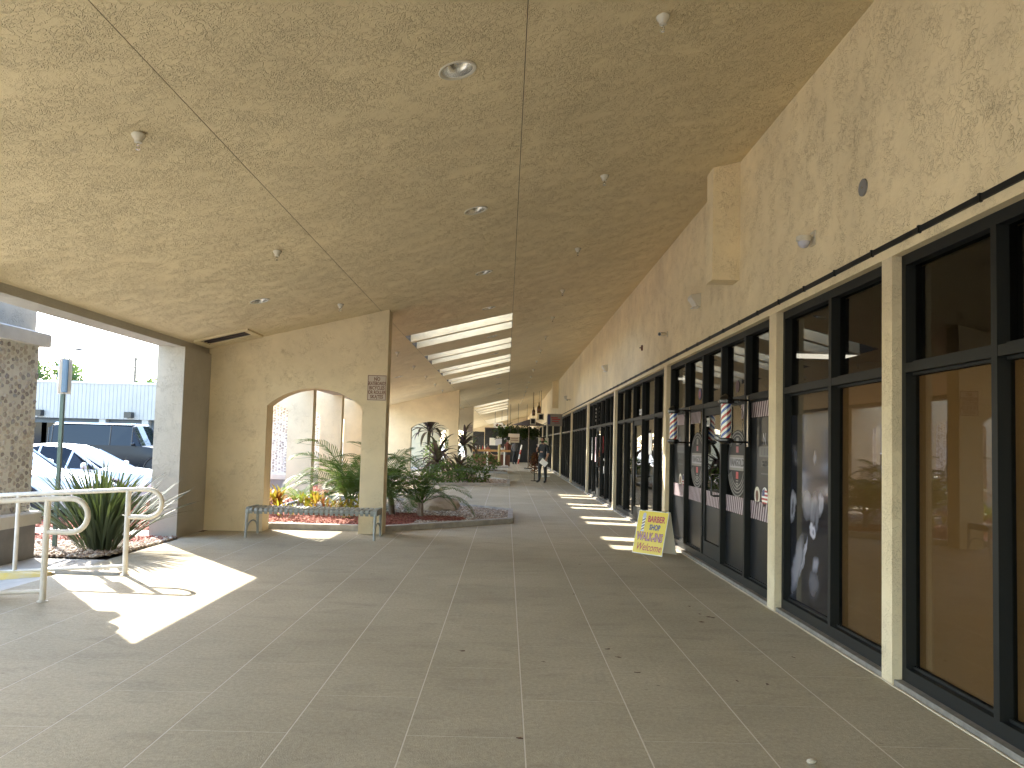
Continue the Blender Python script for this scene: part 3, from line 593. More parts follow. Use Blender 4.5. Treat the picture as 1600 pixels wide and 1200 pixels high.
# ------------------------------------------------------------------ barber poles
def barber_pole(y, label):
    t = thing('barber_pole', label, 'barber pole', (2.36, y, 0), group='striped barber poles on the shopfront')
    r = .060; z0, z1 = 1.60, 1.99; n = 30; nz = 26
    vs = []; fs = []; mi = []; N = n
    for j in range(nz+1):
        for i in range(n): a = 2*PI*i/n; vs.append((r*.86*math.cos(a), r*.86*math.sin(a), z0+(z1-z0)*j/nz))
    # helical stripes: faces cut along the helix
    for j in range(nz):
        for i in range(n): fs.append((j*n+i, j*n+(i+1)%n, (j+1)*n+(i+1)%n, (j+1)*n+i))
    sh = (z1-z0)/nz
    vs2 = [];  tw = .115                                    # vertical rise per stripe cycle set by twisting the rings
    for j in range(nz+1):
        for i in range(n):
            a = 2*PI*i/n + j*sh/.26*2*PI; vs2.append((r*.86*math.cos(a), r*.86*math.sin(a), z0+sh*j))
    pat = {0:2,1:2,2:2,3:2,4:2,5:0,6:0,7:0,8:2,9:2,10:2,11:0,12:0,13:0}
    me = bpy.data.meshes.new('striped_cylinder'); me.from_pydata(vs2, [], fs)
    for mm in ('white','red','blue'): me.materials.append(M[mm])
    col = [0]*4+[1]*3+[0]*4+[2]*4
    mi = [([0,0,0,0,1,1,1,1,0,0,0,2,2,2,2]*2)[i] for j in range(nz) for i in range(n)]
    me.polygons.foreach_set('material_index', mi); me.update(); link('striped_cylinder', me, t)
    MB().lathe([(r,z0),(r,z1)], n=28, cap=False).build('glass_tube', M['tube'], t, True)
    MB().lathe([(.030,-.055),(.062,-.045),(.075,-.03),(.084,-.02),(.084,0),(.072,.0),(.066,.012)], (0,0,z0), 24).build('lower_housing', M['black'], t, 35)
    MB().lathe([(.066,-.012),(.072,0),(.086,.0),(.086,.028),(.078,.032),(.07,.055),(.045,.08),(.02,.09),(.012,.10)], (0,0,z1), 24).build('upper_housing', M['black'], t, 35)
    for zz in (z0-.03, z1+.03):
        g = MB(); g.tube([(.06,0,zz),(.14,-.03,zz),(XF-2.36,-.03,zz)], .012, 8); g.build('bracket', M['black'], t)
    g = MB(); g.box(XF-2.36-.012,XF-2.36-.001,-.055,-.005,z0-.08,z1+.08); g.build('mounting_plate', M['black'], t)
    g = MB(); g.tube([(.1,-.03,z1+.03),(.17,-.04,1.9),(.16,-.05,1.7),(.19,-.045,z0-.02),(.14,-.05,z0-.06)], .004, 5); g.build('cable', M['black'], t)
M['tube'] = glass('pole_glass', (.97,.97,.97), .03)
barber_pole(8.36, 'nearer red white and blue barber pole, right of the door'); barber_pole(11.0, 'farther red white and blue barber pole, left of the door')
# ------------------------------------------------------------------ wall signs
def wall_sign(x, y, z, label):
    t = thing('wall_sign', label, 'sign', (x, y, z), group='notice signs on the arch walls')
    MB().bbox(-.15,.15,0,.0,0,0).v; g = MB(); g.prism([(-.152,-.205),(.152,-.205),(.152,.205),(-.152,.205)], lambda a, b: (a,-.001,b), lambda a, b: (a,-.006,b)); g.build('sign_plate', M['signface'], t)
    g = MB(); g.box(-.146,.146,-.0072,-.0062,.190,.198).box(-.146,.146,-.0072,-.0062,-.198,-.190).box(-.146,-.138,-.0072,-.0062,-.190,.190).box(.138,.146,-.0072,-.0062,-.190,.190); g.build('border', M['brownprint'], t)
    for k, (s, xs) in enumerate((('NO',.8),('SKATEBOARDS',.56),('BICYCLES',.74),('OR ROLLER',.68),('SKATES',.8))):
        link('lettering', text_mesh(s, .078, M['brownprint'], .0022, 0, xs), t, (0,-.0072,.138-.071*k), (PI/2,0,0))
    for zz in (.178,-.178): MB().tube([(0,-.006,zz),(0,-.010,zz)], .006, 8).build('bolt', M['louver'], t)
wall_sign(-2.09, 12.42, 2.325, 'NO SKATEBOARDS BICYCLES OR ROLLER SKATES sign on the nearest arch wall'); wall_sign(-2.12, 44.8, 2.3, 'small NO SKATEBOARDS sign on the far third arch wall')
# ------------------------------------------------------------------ A-frame sign
t = thing('sandwich_board', 'yellow BARBER SHOP WALK-INS Welcome sandwich board on the walkway', 'sign', (2.10,10.93,0), math.radians(-47)); hw, hh, lean = .255, .60, .17
def fpt(x, z, off): return (x, -lean+lean*z/hh*.93-off, z)
g = MB(); P = [(-hw,.012),(hw,.012),(hw,hh),(-hw,hh)]; g.prism(P, lambda x, z: fpt(x,z,-.006), lambda x, z: fpt(x,z,0)); g.build('front_panel', M['white'], t)
g = MB(); g.prism([(-hw+.008,.022),(hw-.008,.022),(hw-.008,hh-.008),(-hw+.008,hh-.008)], lambda x, z: fpt(x,z,.0002), lambda x, z: fpt(x,z,.0012)); g.build('yellow_face', M['yellow'], t)
g = MB(); g.prism(P, lambda x, z: (x,lean-lean*z/hh*.93,z), lambda x, z: (x,lean-lean*z/hh*.93+.006,z)); g.build('back_panel', M['offwhite'], t)
g = MB(); g.box(-.2,-.14,-.02,.02,hh-.004,hh+.006).box(.14,.2,-.02,.02,hh-.004,hh+.006); g.build('hinge', M['black'], t)
al = math.atan2(lean*.93, hh)
def ftext(s, x, z, size, m, off, bold=0, xs=1, shear=0):
    o = link('lettering', text_mesh(s, size, m, bold, shear, xs), t, fpt(x,z,off), (PI/2-al,0,0)); return o
ftext('BARBER', .065, .485, .120, M['red'], .002, .004, .68); ftext('SHOP', .06, .375, .105, M['navy'], .002, .004, .68)
ftext('WALK-INS', .0, .242, .155, M['maroon'], .002, .008, .60); ftext('WALK-INS', .0, .242, .155, M['pink'], .0034, -.002, .60); ftext('Welcome', .005, .105, .150, M['red'], .002, .001, .72, .35)
g = MB(); g.prism([(-.168,.325),(-.120,.325),(-.120,.50),(-.168,.50)], lambda x, z: fpt(x,z,.0014), lambda x, z: fpt(x,z,.0022)); g.build('printed_pole', M['white'], t)
for k in range(4):
    z_ = .335+.042*k; g = MB(); g.prism([(-.168,z_-.01),(-.120,z_+.018),(-.120,z_+.036),(-.168,z_+.008)], lambda x, z: fpt(x,z,.0024), lambda x, z: fpt(x,z,.003)); g.build('printed_stripe', M['navy'] if k % 2 else M['brownprint'], t)
g = MB(); g.prism([(x-.144, z+.535) for x, z in [(.028*math.cos(2*PI*k/14), .034*math.sin(2*PI*k/14)) for k in range(14)]], lambda x, z: fpt(x,z,.0014), lambda x, z: fpt(x,z,.0022)); g.prism([(-.176,.498),(-.112,.498),(-.112,.512),(-.176,.512)], lambda x, z: fpt(x,z,.0024), lambda x, z: fpt(x,z,.003)); g.prism([(-.176,.312),(-.112,.312),(-.112,.326),(-.176,.326)], lambda x, z: fpt(x,z,.0024), lambda x, z: fpt(x,z,.003)); g.build('printed_pole_cap', M['grey2'], t)
# ------------------------------------------------------------------ bench
t = thing('bench', 'grey green backless slatted metal bench in front of the arch', 'bench', (-2.87,11.90,0)); hl = .95; dp = .25; sz = .445
n = 25
sl_ = MB(); prof = [(-dp+.0,-.085),(-dp-.012,-.05),(-dp-.004,-.02),(-dp+.03,-.002),(-.08,-.012),(.08,-.012),(dp-.03,-.002),(dp+.004,-.02),(dp+.012,-.05),(dp,-.085)]
pin = [(y*(1-.012/max(.05,abs(y))) if abs(y) > .05 else y, z-.008) for y, z in prof]
for a in range(len(prof)-1):
    p0, p1, q0, q1 = prof[a], prof[a+1], pin[a], pin[a+1]; w2 = .0235
    sl_.add([(-w2,*p0),(w2,*p0),(w2,*p1),(-w2,*p1),(-w2,*q0),(w2,*q0),(w2,*q1),(-w2,*q1)], [(0,3,2,1),(4,5,6,7),(0,4,7,3),(1,2,6,5),(0,1,5,4),(3,7,6,2)])
slm = sl_.mesh('slat', M['bench'])
for k in range(n): link('slat', slm, t, (-hl+.05+(2*hl-.1)*k/(n-1),0,sz))
for s in (-1, 1): MB().tube([(-hl,s*(dp-.07),sz-.055),(hl,s*(dp-.07),sz-.055)], .014, 8).build('rail', M['bench'], t)
for s in (-1, 1):
    fr = MB(); x = s*hl
    fr.prism([(-dp-.015,-.09),(-dp-.015,-.03),(-dp+.025,.004),(dp-.025,.004),(dp+.015,-.03),(dp+.015,-.09)], lambda y, z: (x-.022,y,z+sz), lambda y, z: (x+.022,y,z+sz)); e = fr.build('end_frame', M['bench'], t)
    for q in (-1, 1):
        MB().tube([(x,q*(dp-.0),sz-.08),(x,q*(dp+.01),.2),(x,q*(dp+.035),0)], [.024,.021,.018], 8).build('leg', M['bench'], t)
    P = [(x, (dp-.01)*math.cos(a), .10+.13*math.sin(a)) for a in [PI*k/12 for k in range(13)]]
    MB().tube(P, .011, 6).build('arch_brace', M['bench'], t)
# ------------------------------------------------------------------ handrails
def handrail(y, x1, x0, label, posts, rise):
    t = thing('handrail', label, 'handrail', (x1, y, 0), group='looped pipe handrails beside the ramp'); R = .024
    zt = lambda x: .895+rise*min(0, x+.1); g = MB(); L = x0-x1
    P = [(L,0,zt(L)),(0,0,zt(0)),(.10,0,zt(0)+.006)]; zc_ = zt(0)-.14; P += [(.21+.148*math.sin(a), 0, zc_+.148*math.cos(a)) for a in [PI*k/14 for k in range(15)]]; P += [(0,0,zc_-.148)]
    g.tube(P, R, 12); g.build('top_rail', M['rail'], t, 50)
    MB().tube([(L,0,.09+rise*(L)),(0,0,.09)], .018, 10).build('lower_rail', M['rail'], t, 50)
    for px_ in posts: MB().tube([(px_,0,min(0,rise*(px_+.45))),(px_,0,zt(px_)-.01)], .027 if px_ > -.1 else .022, 12).build('post', M['rail'], t, 50)
    MB().lathe([(.045,0),(.045,.006),(.028,.012)], n=16).build('base_flange', M['rail'], t)
handrail(8.34, -4.00, -9.0, 'farther looped cream handrail in front of the spiky plant', [0,-1.16,-2.4,-3.6], .07)
handrail(6.94, -4.035, -9.0, 'nearer looped cream handrail at the left edge', [0,-1.2,-2.4,-3.6], .07)
# green sign post
t = thing('sign_post', 'green metal post with a sign seen edge on, behind the spiky plant', 'sign post', (-5.74,10.07,0))
M['greenpost'] = mat('dark_green_post', (.03,.07,.055), .45); MB().box(-.022,.022,-.022,.022,0,2.42).build('post', M['greenpost'], t)
g = MB(); g.box(-.085,.085,-.028,-.024,1.98,2.44); ob = g.build('sign_plate', M['white'], t); ob.rotation_euler = (0,0,math.radians(58))
g = MB(); g.prism([(.085*math.cos(a), .03*math.sin(a)) for a in [PI*k/8 for k in range(9)]], lambda x, y: (x*.8,-y-.0235,2.0), lambda x, y: (x*.8,-y-.0235,2.42)); ob = g.build('sign_cover', mat('blue_grey_cover', (.10,.19,.30), .5), t)
# dry leaves on the floor
random.seed(11)
lm = []
for k in range(3):
    g = MB(); n = 8; P = [(.032*math.cos(2*PI*i/n)*(1 if i % 2 else .8), .015*math.sin(2*PI*i/n)*(1 if i % 3 else .7)) for i in range(n)]
    g.add([(x,y,.004+.006*random.random()) for x, y in P]+[(0,0,.003)], [(i,(i+1)%n,n) for i in range(n)]); lm.append(g.mesh('dry_leaf', mat('dry_leaf_brown', (.10,.055,.03), .8)))
DL = [(897,929),(949,1015),(966,1028),(996,1052),(722,1018),(849,1035),(1096,973),(1093,960),(1240,1028),(1152,1065),(1199,1070),(1077,948),(1107,965),(905,882),(1114,966),(812,1155)]
def floor_pt(u, v):
    Mx = cam.matrix_world.to_3x3(); d = Mx @ Vector(((u-800)/1215, -(v-628)/1215, -1)); return (d.x*CAM_H/-d.z, d.y*CAM_H/-d.z)
PLACES = ['beside the joint line in mid floor','left of a pair of brown leaves','right one of the pair in mid floor','faint one just right of the pair','left of centre in the near floor','at the centre of the near floor','near the second pillar base','just behind the pillar base leaf','near the first pillar, farther one','left of two near the first pillar','right of two near the first pillar','farthest before the second pillar','by the joint before the second pillar','farthest near the centre line','tiny one by the second pillar joint','nearest the bottom edge']
for k, (u, v_) in enumerate(DL):
    x, y = floor_pt(u, v_); o = link('dry_leaf', lm[k%3], None, (x,y,0), (0,0,random.uniform(0,6))); s = random.uniform(.6,1.0) if y > 4 else .45; o.scale = (s,s,s); tag(o, 'dry brown leaf on the walkway, '+PLACES[k], 'leaf', 'dry leaves scattered on the walkway')
x, y = floor_pt(1268, 1193); g = MB(); g.lathe([(.0,.0),(.02,.004),(.026,.014),(.012,.02),(.0,.022)], n=7, cap=False, sx=1.2, sy=.8); tag(link('crumpled_leaf', g.mesh('crumpled_leaf', M['offwhite']), None, (x,y,0), (0,0,.6)), 'pale crumpled dry leaf at the bottom edge of the floor', 'leaf')
# ================================================================== planters
def planter(name, poly, label, gz=.065):
    t = thing('planter_bed', label, 'planter', (poly[0][0], poly[0][1], 0), group='low curbed planting beds')
    ox, oy = poly[0]; P = [(x-ox, y-oy) for x, y in poly]; n = len(P)
    # inset polygon
    def inset(d):
        out = []
        for i in range(n):
            a, b, c = Vector(P[i-1]), Vector(P[i]), Vector(P[(i+1)%n]); e1 = (b-a).normalized(); e2 = (c-b).normalized()
            n1 = Vector((-e1.y,e1.x)); n2 = Vector((-e2.y,e2.x)); m_ = (n1+n2); m_ = m_/max(.3, m_.dot(n1)) ; out.append(tuple(b+m_*d))
        return out
    I = inset(.10); g = MB()
    for i in range(n):
        j = (i+1)%n; a, b, c, d = P[i], P[j], I[j], I[i]
        g.add([(*a,0),(*b,0),(*b,.095),(*a,.095),(*d,.10),(*c,.10),(*d,.05),(*c,.05)], [(0,1,2,3),(3,2,5,4),(4,5,7,6)])
    g.build('curb', M['curb'], t); g = MB(); g.add([(*p,gz-.025) for p in I], [tuple(range(n))]); g.build('soil', M['soil'], t); return t, I
def inpoly(x, y, P):
    r = False; j = len(P)-1
    for i in range(len(P)):
        if (P[i][1] > y) != (P[j][1] > y) and x < (P[j][0]-P[i][0])*(y-P[i][1])/(P[j][1]-P[i][1])+P[i][0]: r = not r
        j = i
    return r
ico_v = []; ico_f = []
def _ico():
    import bmesh
    b = bmesh.new(); bmesh.ops.create_icosphere(b, subdivisions=1, radius=1); b.verts.ensure_lookup_table()
    v = np.array([x.co[:] for x in b.verts]); f = np.array([[q.index for q in p.verts] for p in b.faces]); b.free(); return v, f
IV, IF = _ico()
def scatter(name, pts, sizes, m, parent=None, flat=.6, chip=False):
    """one stuff mesh made of many small stones or chips"""
    n = len(pts); pts = np.array(pts)
    if chip:
        bv = np.array([(-1,-.35,-.15),(1,-.3,-.15),(.9,.35,-.15),(-.9,.3,-.15),(-1,-.3,.15),(1,-.25,.15),(.9,.3,.15),(-.9,.25,.15)]); bf = np.array([(4,5,6,7),(0,1,5,4),(1,2,6,5),(2,3,7,6),(3,0,4,7)])
    else: bv, bf = IV, IF
    k = len(bv); V = np.repeat(bv[None], n, 0)*1.0
    V *= (1+rng.uniform(-.22,.22,(n,k,1))); V[:,:,0] *= rng.uniform(.8,1.3,(n,1)); V[:,:,1] *= rng.uniform(.7,1.1,(n,1)); V[:,:,2] *= flat
    a = rng.uniform(0,2*PI,n); ca, sa = np.cos(a)[:,None], np.sin(a)[:,None]; ti = rng.uniform(-.5,.5,n)[:,None]
    x, y, z = V[:,:,0], V[:,:,1], V[:,:,2]; x, z = x*np.cos(ti)-z*np.sin(ti), x*np.sin(ti)+z*np.cos(ti); x, y = x*ca-y*sa, x*sa+y*ca
    S = np.array(sizes)[:,None]; V = np.stack([x*S,y*S,z*S],2)+pts[:,None,:]
    F = (bf[None]+(np.arange(n)*k)[:,None,None]).reshape(-1, bf.shape[1])
    me = bpy.data.meshes.new(name); me.vertices.add(n*k); me.vertices.foreach_set('co', V.reshape(-1)); q = bf.shape[1]
    me.loops.add(F.size); me.loops.foreach_set('vertex_index', F.reshape(-1)); me.polygons.add(len(F)); me.polygons.foreach_set('loop_start', np.arange(len(F))*q); me.polygons.foreach_set('loop_total', np.full(len(F), q))
    me.materials.append(m); me.update(calc_edges=True); me.validate(); return tag(link(name, me, parent), kind='stuff')
def fill(poly, dens, z, smin, smax, cond=None, dz=.012):
    xs = [p[0] for p in poly]; ys = [p[1] for p in poly]; A = (max(xs)-min(xs))*(max(ys)-min(ys)); N = int(A*dens); pts = []; sz = []
    for _ in range(N):
        x = random.uniform(min(xs),max(xs)); y = random.uniform(min(ys),max(ys))
        if inpoly(x,y,poly) and (cond is None or cond(x,y)): pts.append((x,y,z+random.uniform(0,dz))); sz.append(random.uniform(smin,smax))
    return pts, sz
random.seed(5)
P1 = [(-4.70,12.79),(-1.93,12.79),(.16,14.65),(.18,16.85),(-1.3,18.2),(-2.9,19.3),(-4.70,19.3)]
t1, I1 = planter('p1', P1, 'nearest planting bed, gravel with palms and a boulder'); ox, oy = P1[0]
mul = lambda x, y: (y+oy < 15.6 and x+ox < -1.6 and y+oy > 13.15+.25*math.sin(3*(x+ox))) or ((x+ox+1.3)**2+(y+oy-14.7)**2*1.5 < .35)
p, s = fill(I1, 1350, .045, .013, .027, lambda x, y: not mul(x,y)); scatter('gravel', p, s, M['gravel'], t1)
p, s = fill(I1, 1500, .048, .018, .038, mul); scatter('mulch', p, s, M['mulch'], t1, 1.0, True)
P2 = [(-4.70,26.7),(-1.8,26.7),(.17,27.3),(.17,30.6),(-1.5,33.4),(-4.70,35)]
t2, I2 = planter('p2', P2, 'second planting bed before the second arch wall'); p, s = fill(I2, 300, .045, .025, .05); scatter('gravel', p, s, M['gravel'], t2)
P3 = [(-4.70,38.4),(.10,38.7),(.10,41.0),(-1.6,43.6),(-4.70,45)]
t3, I3 = planter('p3', P3, 'third low planting bed before the bar counter'); p, s = fill(I3, 90, .045, .04, .08); scatter('gravel', p, s, M['gravel'], t3)
P4 = [(-4.70,47.6),(.15,47.6),(.15,50.2),(-4.70,50.2)]
t4, I4 = planter('p4', P4, 'fourth planting bed at the foot of the bar counter'); p, s = fill(I4, 60, .045, .05, .09); scatter('gravel', p, s, M['gravel'], t4)
# ground bed around the spiky plant and outside beds
BP = [(-6.9,9.32),(-4.9,9.38),(-4.72,9.9),(-4.70,11.38),(-6.9,11.38)]
g = MB(); g.add([(x,y,.004) for x, y in BP], [(0,1,2,3,4)]); tag(g.build('gravel_bed_soil', M['soil']), kind='structure')
p, s = fill(BP, 1300, .008, .014, .032, lambda x, y: not (x < -5.0 and y > 10.7)); tag(scatter('gravel', p, s, M['gravel']), 'tan gravel around the spiky plant', kind='stuff')
p, s = fill(BP, 1300, .012, .018, .036, lambda x, y: x < -4.8 and y > 10.7); tag(scatter('mulch', p, s, M['mulch'], None, 1.0, True), 'red mulch behind the spiky plant', kind='stuff')
OB = [(-10.5,12.25),(-4.9,12.25),(-4.9,26.4),(-10.5,26.4)]
g = MB(); g.add([(x,y,.002) for x, y in OB], [(0,1,2,3)]); tag(g.build('outer_bed_soil', M['mulchsoil']), kind='structure')
p, s = fill(OB, 220, .005, .03, .055); tag(scatter('mulch', p, s, M['mulch'], None, 1.0, True), 'red mulch in the bed beyond the arch', kind='stuff')
# boulders
def boulder(x, y, z, sx, sy, sz, label, seed):
    import bmesh
    from mathutils import noise as N_
    b = bmesh.new(); bmesh.ops.create_icosphere(b, subdivisions=4, radius=1)
    for v in b.verts:
        q = v.co*1.2+Vector((seed,0,0)); d = 1+.28*N_.noise(q)+.12*N_.noise(q*2.7)+.05*N_.noise(q*6); v.co = Vector((v.co.x*sx, v.co.y*sy, max(-.3*sz, v.co.z*sz)))*d
    me = bpy.data.meshes.new('boulder'); b.to_mesh(me); b.free(); me.materials.append(M['rock']); me.polygons.foreach_set('use_smooth', [True]*len(me.polygons)); me.set_sharp_from_angle(angle=.5)
    tag(link('boulder', me, None, (x,y,z)), label, 'boulder', 'boulders in the planting beds')
boulder(-1.42,16.5,.13,.42,.3,.24,'tan boulder behind the small palm in the nearest bed', 1); boulder(-1.95,17.2,.12,.26,.22,.3,'pale boulder at the back of the nearest bed', 4)
boulder(-1.9,29.3,.15,.75,.4,.3,'tan boulder among the purple plants of the second bed', 9); boulder(-1.9,40.2,.2,.8,.5,.4,'low tan boulder in the third bed', 14)
# ------------------------------------------------------------------ plants
def frond_mesh(seed, L=1.2, n=30, droop=.9, ll=.34, m=None, rise=.9, w=.022, up=.0):
    r = random.Random(seed); g = MB(); pts = []; x = z = 0; a = rise
    for i in range(n+1):
        pts.append(Vector((x,0,z))); x += L/n*math.cos(a); z += L/n*math.sin(a); a -= droop/n*(1+.9*i/n)
    g.tube([pts[0],pts[n//3],pts[2*n//3],pts[n]], [.012,.008,.005,.002], 4, False)
    for i in range(4, n+1):
        tt = i/n; d = (pts[i]-pts[i-1]).normalized(); l = ll*math.sin(PI*min(1,.12+tt*.86))**.7*r.uniform(.85,1.1); nrm = d.cross(Vector((0,1,0)))
        for s in (-1, 1):
            dr = (d*(.55+.5*tt)+Vector((0,s*(1-.35*tt),0))+nrm*-(.0)+Vector((0,0,.28-.2*r.random()+up))).normalized(); b = pts[i]; e1 = b+dr*l*.5; e2 = b+dr*l+Vector((0,0,-l*.24))
            sd = d*w*.5
            g.add([b-sd*.6,b+sd*.6,e1+sd,e1-sd,e2], [(0,1,2,3),(3,2,4)])
    return g.mesh('frond', m or M['palm'])
def blade_mesh(seed, L=.9, w=.05, bend=.7, m=None, rise=1.2, fold=.25, n=7):
    r = random.Random(seed); g = MB(); x = z = 0; a = rise; vs = []
    for i in range(n+1):
        t = i/n; ww = w*(math.sin(PI*min(1,.10+.9*t))**.75)*(1 if t < 1 else .02)
        if t < .25: ww = w*.35+(ww-w*.35)*(t/.25)
        vs += [(x,-ww,z+ww*fold),(x,0,z),(x,ww,z+ww*fold)]; x += L/n*math.cos(a); z += L/n*math.sin(a); a -= bend/n*(1+t)
    fs = [];
    for i in range(n): fs += [(3*i,3*i+1,3*i+4,3*i+3),(3*i+1,3*i+2,3*i+5,3*i+4)]
    g.add(vs, fs); return g.mesh('leaf', m or M['blade'], True)
def spread(plant, meshes, n, name='frond', z=0, tilt=(-.2,.5), sc=(.8,1.1), r0=.03, seed=0, stems=None):
    r = random.Random(seed)
    for k in range(n):
        a = k*2.39996+r.uniform(-.3,.3); el = tilt[0]+(tilt[1]-tilt[0])*((k+.5)/n)+r.uniform(-.08,.08)
        c = stems[k%len(stems)] if stems else (0,0,z)
        o = link(name, meshes[k%len(meshes)], plant, (c[0]+r0*math.cos(a), c[1]+r0*math.sin(a), c[2]), (r.uniform(-.2,.2), -el, a), r.uniform(*sc))
PF = [frond_mesh(i, 1.25, 34, 1.1, .36) for i in range(3)]; PL = [frond_mesh(20+i, 1.1, 30, 1.3, .34, M['palmyellow']) for i in range(2)]
PFL = [frond_mesh(i+7, 1.75, 40, 1.35, .46, w=.026) for i in range(3)]
def palm(x, y, z, label, n, sc, seed, meshes=None, tilt=(-.45,.80), trunk=.28, group='palms in the planting beds'):
    t = thing('palm', label, 'palm', (x,y,z), group=group); r = random.Random(seed)
    st = []
    for q in range(3): dx, dy = r.uniform(-.07,.07)*sc, r.uniform(-.07,.07)*sc; g = MB(); g.tube([(dx*.5,dy*.5,-.02),(dx,dy,trunk*.6),(dx*1.4,dy*1.4,trunk)], [.045*sc,.035*sc,.02*sc], 8); g.build('trunk', M['bark'], t); st.append((dx*1.3,dy*1.3,trunk*.85))
    spread(t, meshes or PF, n, 'frond', tilt=tilt, sc=(sc*.75,sc*1.08), seed=seed, stems=st); return t
palm(-1.60,15.0,.05,'green palm in the nearest bed, standing free right of the arch wall',15,1.0,3,trunk=.32)
palm(-2.15,15.2,.05,'green palm directly behind the end of the nearest arch wall',14,1.12,8,trunk=.38)
palm(-3.05,15.6,.05,'large dark palm seen through the arch behind the bench',22,1.0,12,PFL,tilt=(-.4,.7),trunk=.3)
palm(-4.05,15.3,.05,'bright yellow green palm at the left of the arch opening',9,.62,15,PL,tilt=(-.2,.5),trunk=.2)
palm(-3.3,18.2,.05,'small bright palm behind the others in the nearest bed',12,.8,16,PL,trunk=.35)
BL = [blade_mesh(i, 1.28, .021, .25+.22*i, rise=1.25) for i in range(3)]
t = thing('spiky_plant', 'big clump of upright strap leaves in gravel behind the handrail', 'plant', (-5.12,10.0,.01)); r = random.Random(2)
for k in range(290):
    a = r.uniform(0,2*PI); q = r.random(); el = -.78*q**1.3+.3; o = link('leaf', BL[k%3], t, (.26*math.cos(a)*q,.2*math.sin(a)*q,0), (r.uniform(-.3,.3), -el, a), r.uniform(.6,1.0))
PB = [blade_mesh(40+i, .95, .055, 1.0+.3*i, M['purple'], .8, .3) for i in range(3)]
def cordyline(x, y, z, h, n, sc, label, seed, meshes=None):
    t = thing('cordyline', label, 'plant', (x,y,z), group='purple leaved plants in the beds'); MB().tube([(0,0,0),(.03,.02,h*.5),(0,0,h)], [.03,.025,.02], 7).build('stem', M['bark'], t)
    spread(t, meshes or PB, n, 'leaf', h-.05, (-.9,.9), (sc*.75,sc*1.1), .02, seed); return t
cordyline(-2.45,26.0+1.9,.05,.75,44,1.3,'tall purple leaved plant before the second arch wall',1); cordyline(-1.72,28.6,.05,.45,34,1.0,'purple leaved plant right of the tall one',2); cordyline(-2.6,29.3,.05,.35,30,1.0,'low purple plant left of the tall one',3)
cordyline(-2.25,41.2,.05,1.3,40,1.5,'purple leaved plant in the third bed beside the third arch wall',4); cordyline(-3.3,33.5,.05,1.9,34,1.3,'purple plant glimpsed through the second arch',6)
def shrub(x, y, z, rx, rz_, n, m, label, seed, ls=.09, cat='shrub', group='shrubs in the beds'):
    t = thing('shrub', label, cat, (x,y,z), group=group); r = np.random.default_rng(seed); g = MB()
    for k in range(n):
        d = r.normal(size=3); d /= np.linalg.norm(d); q = r.uniform(.45,1.0)**.6; c = Vector((d[0]*rx*q, d[1]*rx*q, rz_*.95+d[2]*rz_*q)); 
        if c.z < .02: c.z = .02+r.random()*.1
        u = Vector(r.normal(size=3)).normalized(); w = u.orthogonal().normalized()*ls*.28; u = (u+Vector((d[0],d[1],d[2]+.3))).normalized()*ls
        g.add([c-w*.2,c+u*.5-w,c+u,c+u*.5+w], [(0,1,2,3)])
    tag(g.build('foliage', m, t), kind='stuff'); g = MB()
    for k in range(6): a = k*1.05; g.tube([(0,0,-.02),(rx*.35*math.cos(a),rx*.35*math.sin(a),rz_*.9)], [.014,.006], 5)
    g.build('stem', M['bark'], t); return t
shrub(-1.15,28.2,.05,.6,.30,420,M['shrub'],'green shrub at the foot of the purple plants',5,.12); shrub(-2.1,27.4,.05,.8,.36,520,M['shrub'],'green shrub left of the purple plants',6,.12); shrub(-1.2,40.0,.05,.9,.42,500,M['shrub'],'dark shrub in the third bed',7,.16); shrub(-3.2,39.8,.05,1.0,.8,600,M['shrub'],'tall dark shrub beside the third arch wall',17,.16)
CR = [blade_mesh(60+i, .30, .028, .8, M['croton'], .9, .3, 4) for i in range(2)]; CRR = [blade_mesh(70+i, .28, .028, .8, M['crotonred'], .9, .3, 4) for i in range(2)]
def croton(x, y, label, seed, mm, n=34, sc=1.2):
    t = thing('croton', label, 'plant', (x,y,.05), group='yellow and red crotons behind the bench'); st = [(random.uniform(-.14,.14),random.uniform(-.1,.1),.05+.2*random.random()) for _ in range(6)]
    for q in st: MB().tube([(q[0]*.3,q[1]*.3,0),q], .006, 5).build('stem', M['bark'], t)
    spread(t, mm, n, 'leaf', 0, (-.5,.9), (sc*.7,sc), .02, seed, st)
croton(-4.32,14.6,'yellow red croton at the left foot of the arch',1,CR+CRR,44,1.5); croton(-3.75,15.0,'yellow croton left of the large palm',2,CR,34,1.1); croton(-3.45,14.7,'red croton under the large palm',3,CRR,30,1.0); croton(-3.1,14.5,'mixed croton before the large palm',4,CR+CRR,30,.9); croton(-2.75,14.6,'green yellow croton right of the large palm',5,CR,26,.9); croton(-4.45,13.6,'low yellow croton at the bed corner by the arch',6,CR,22,.7)
croton(-3.85,13.8,'small croton in the red mulch behind the bench',7,CR,18,.7)
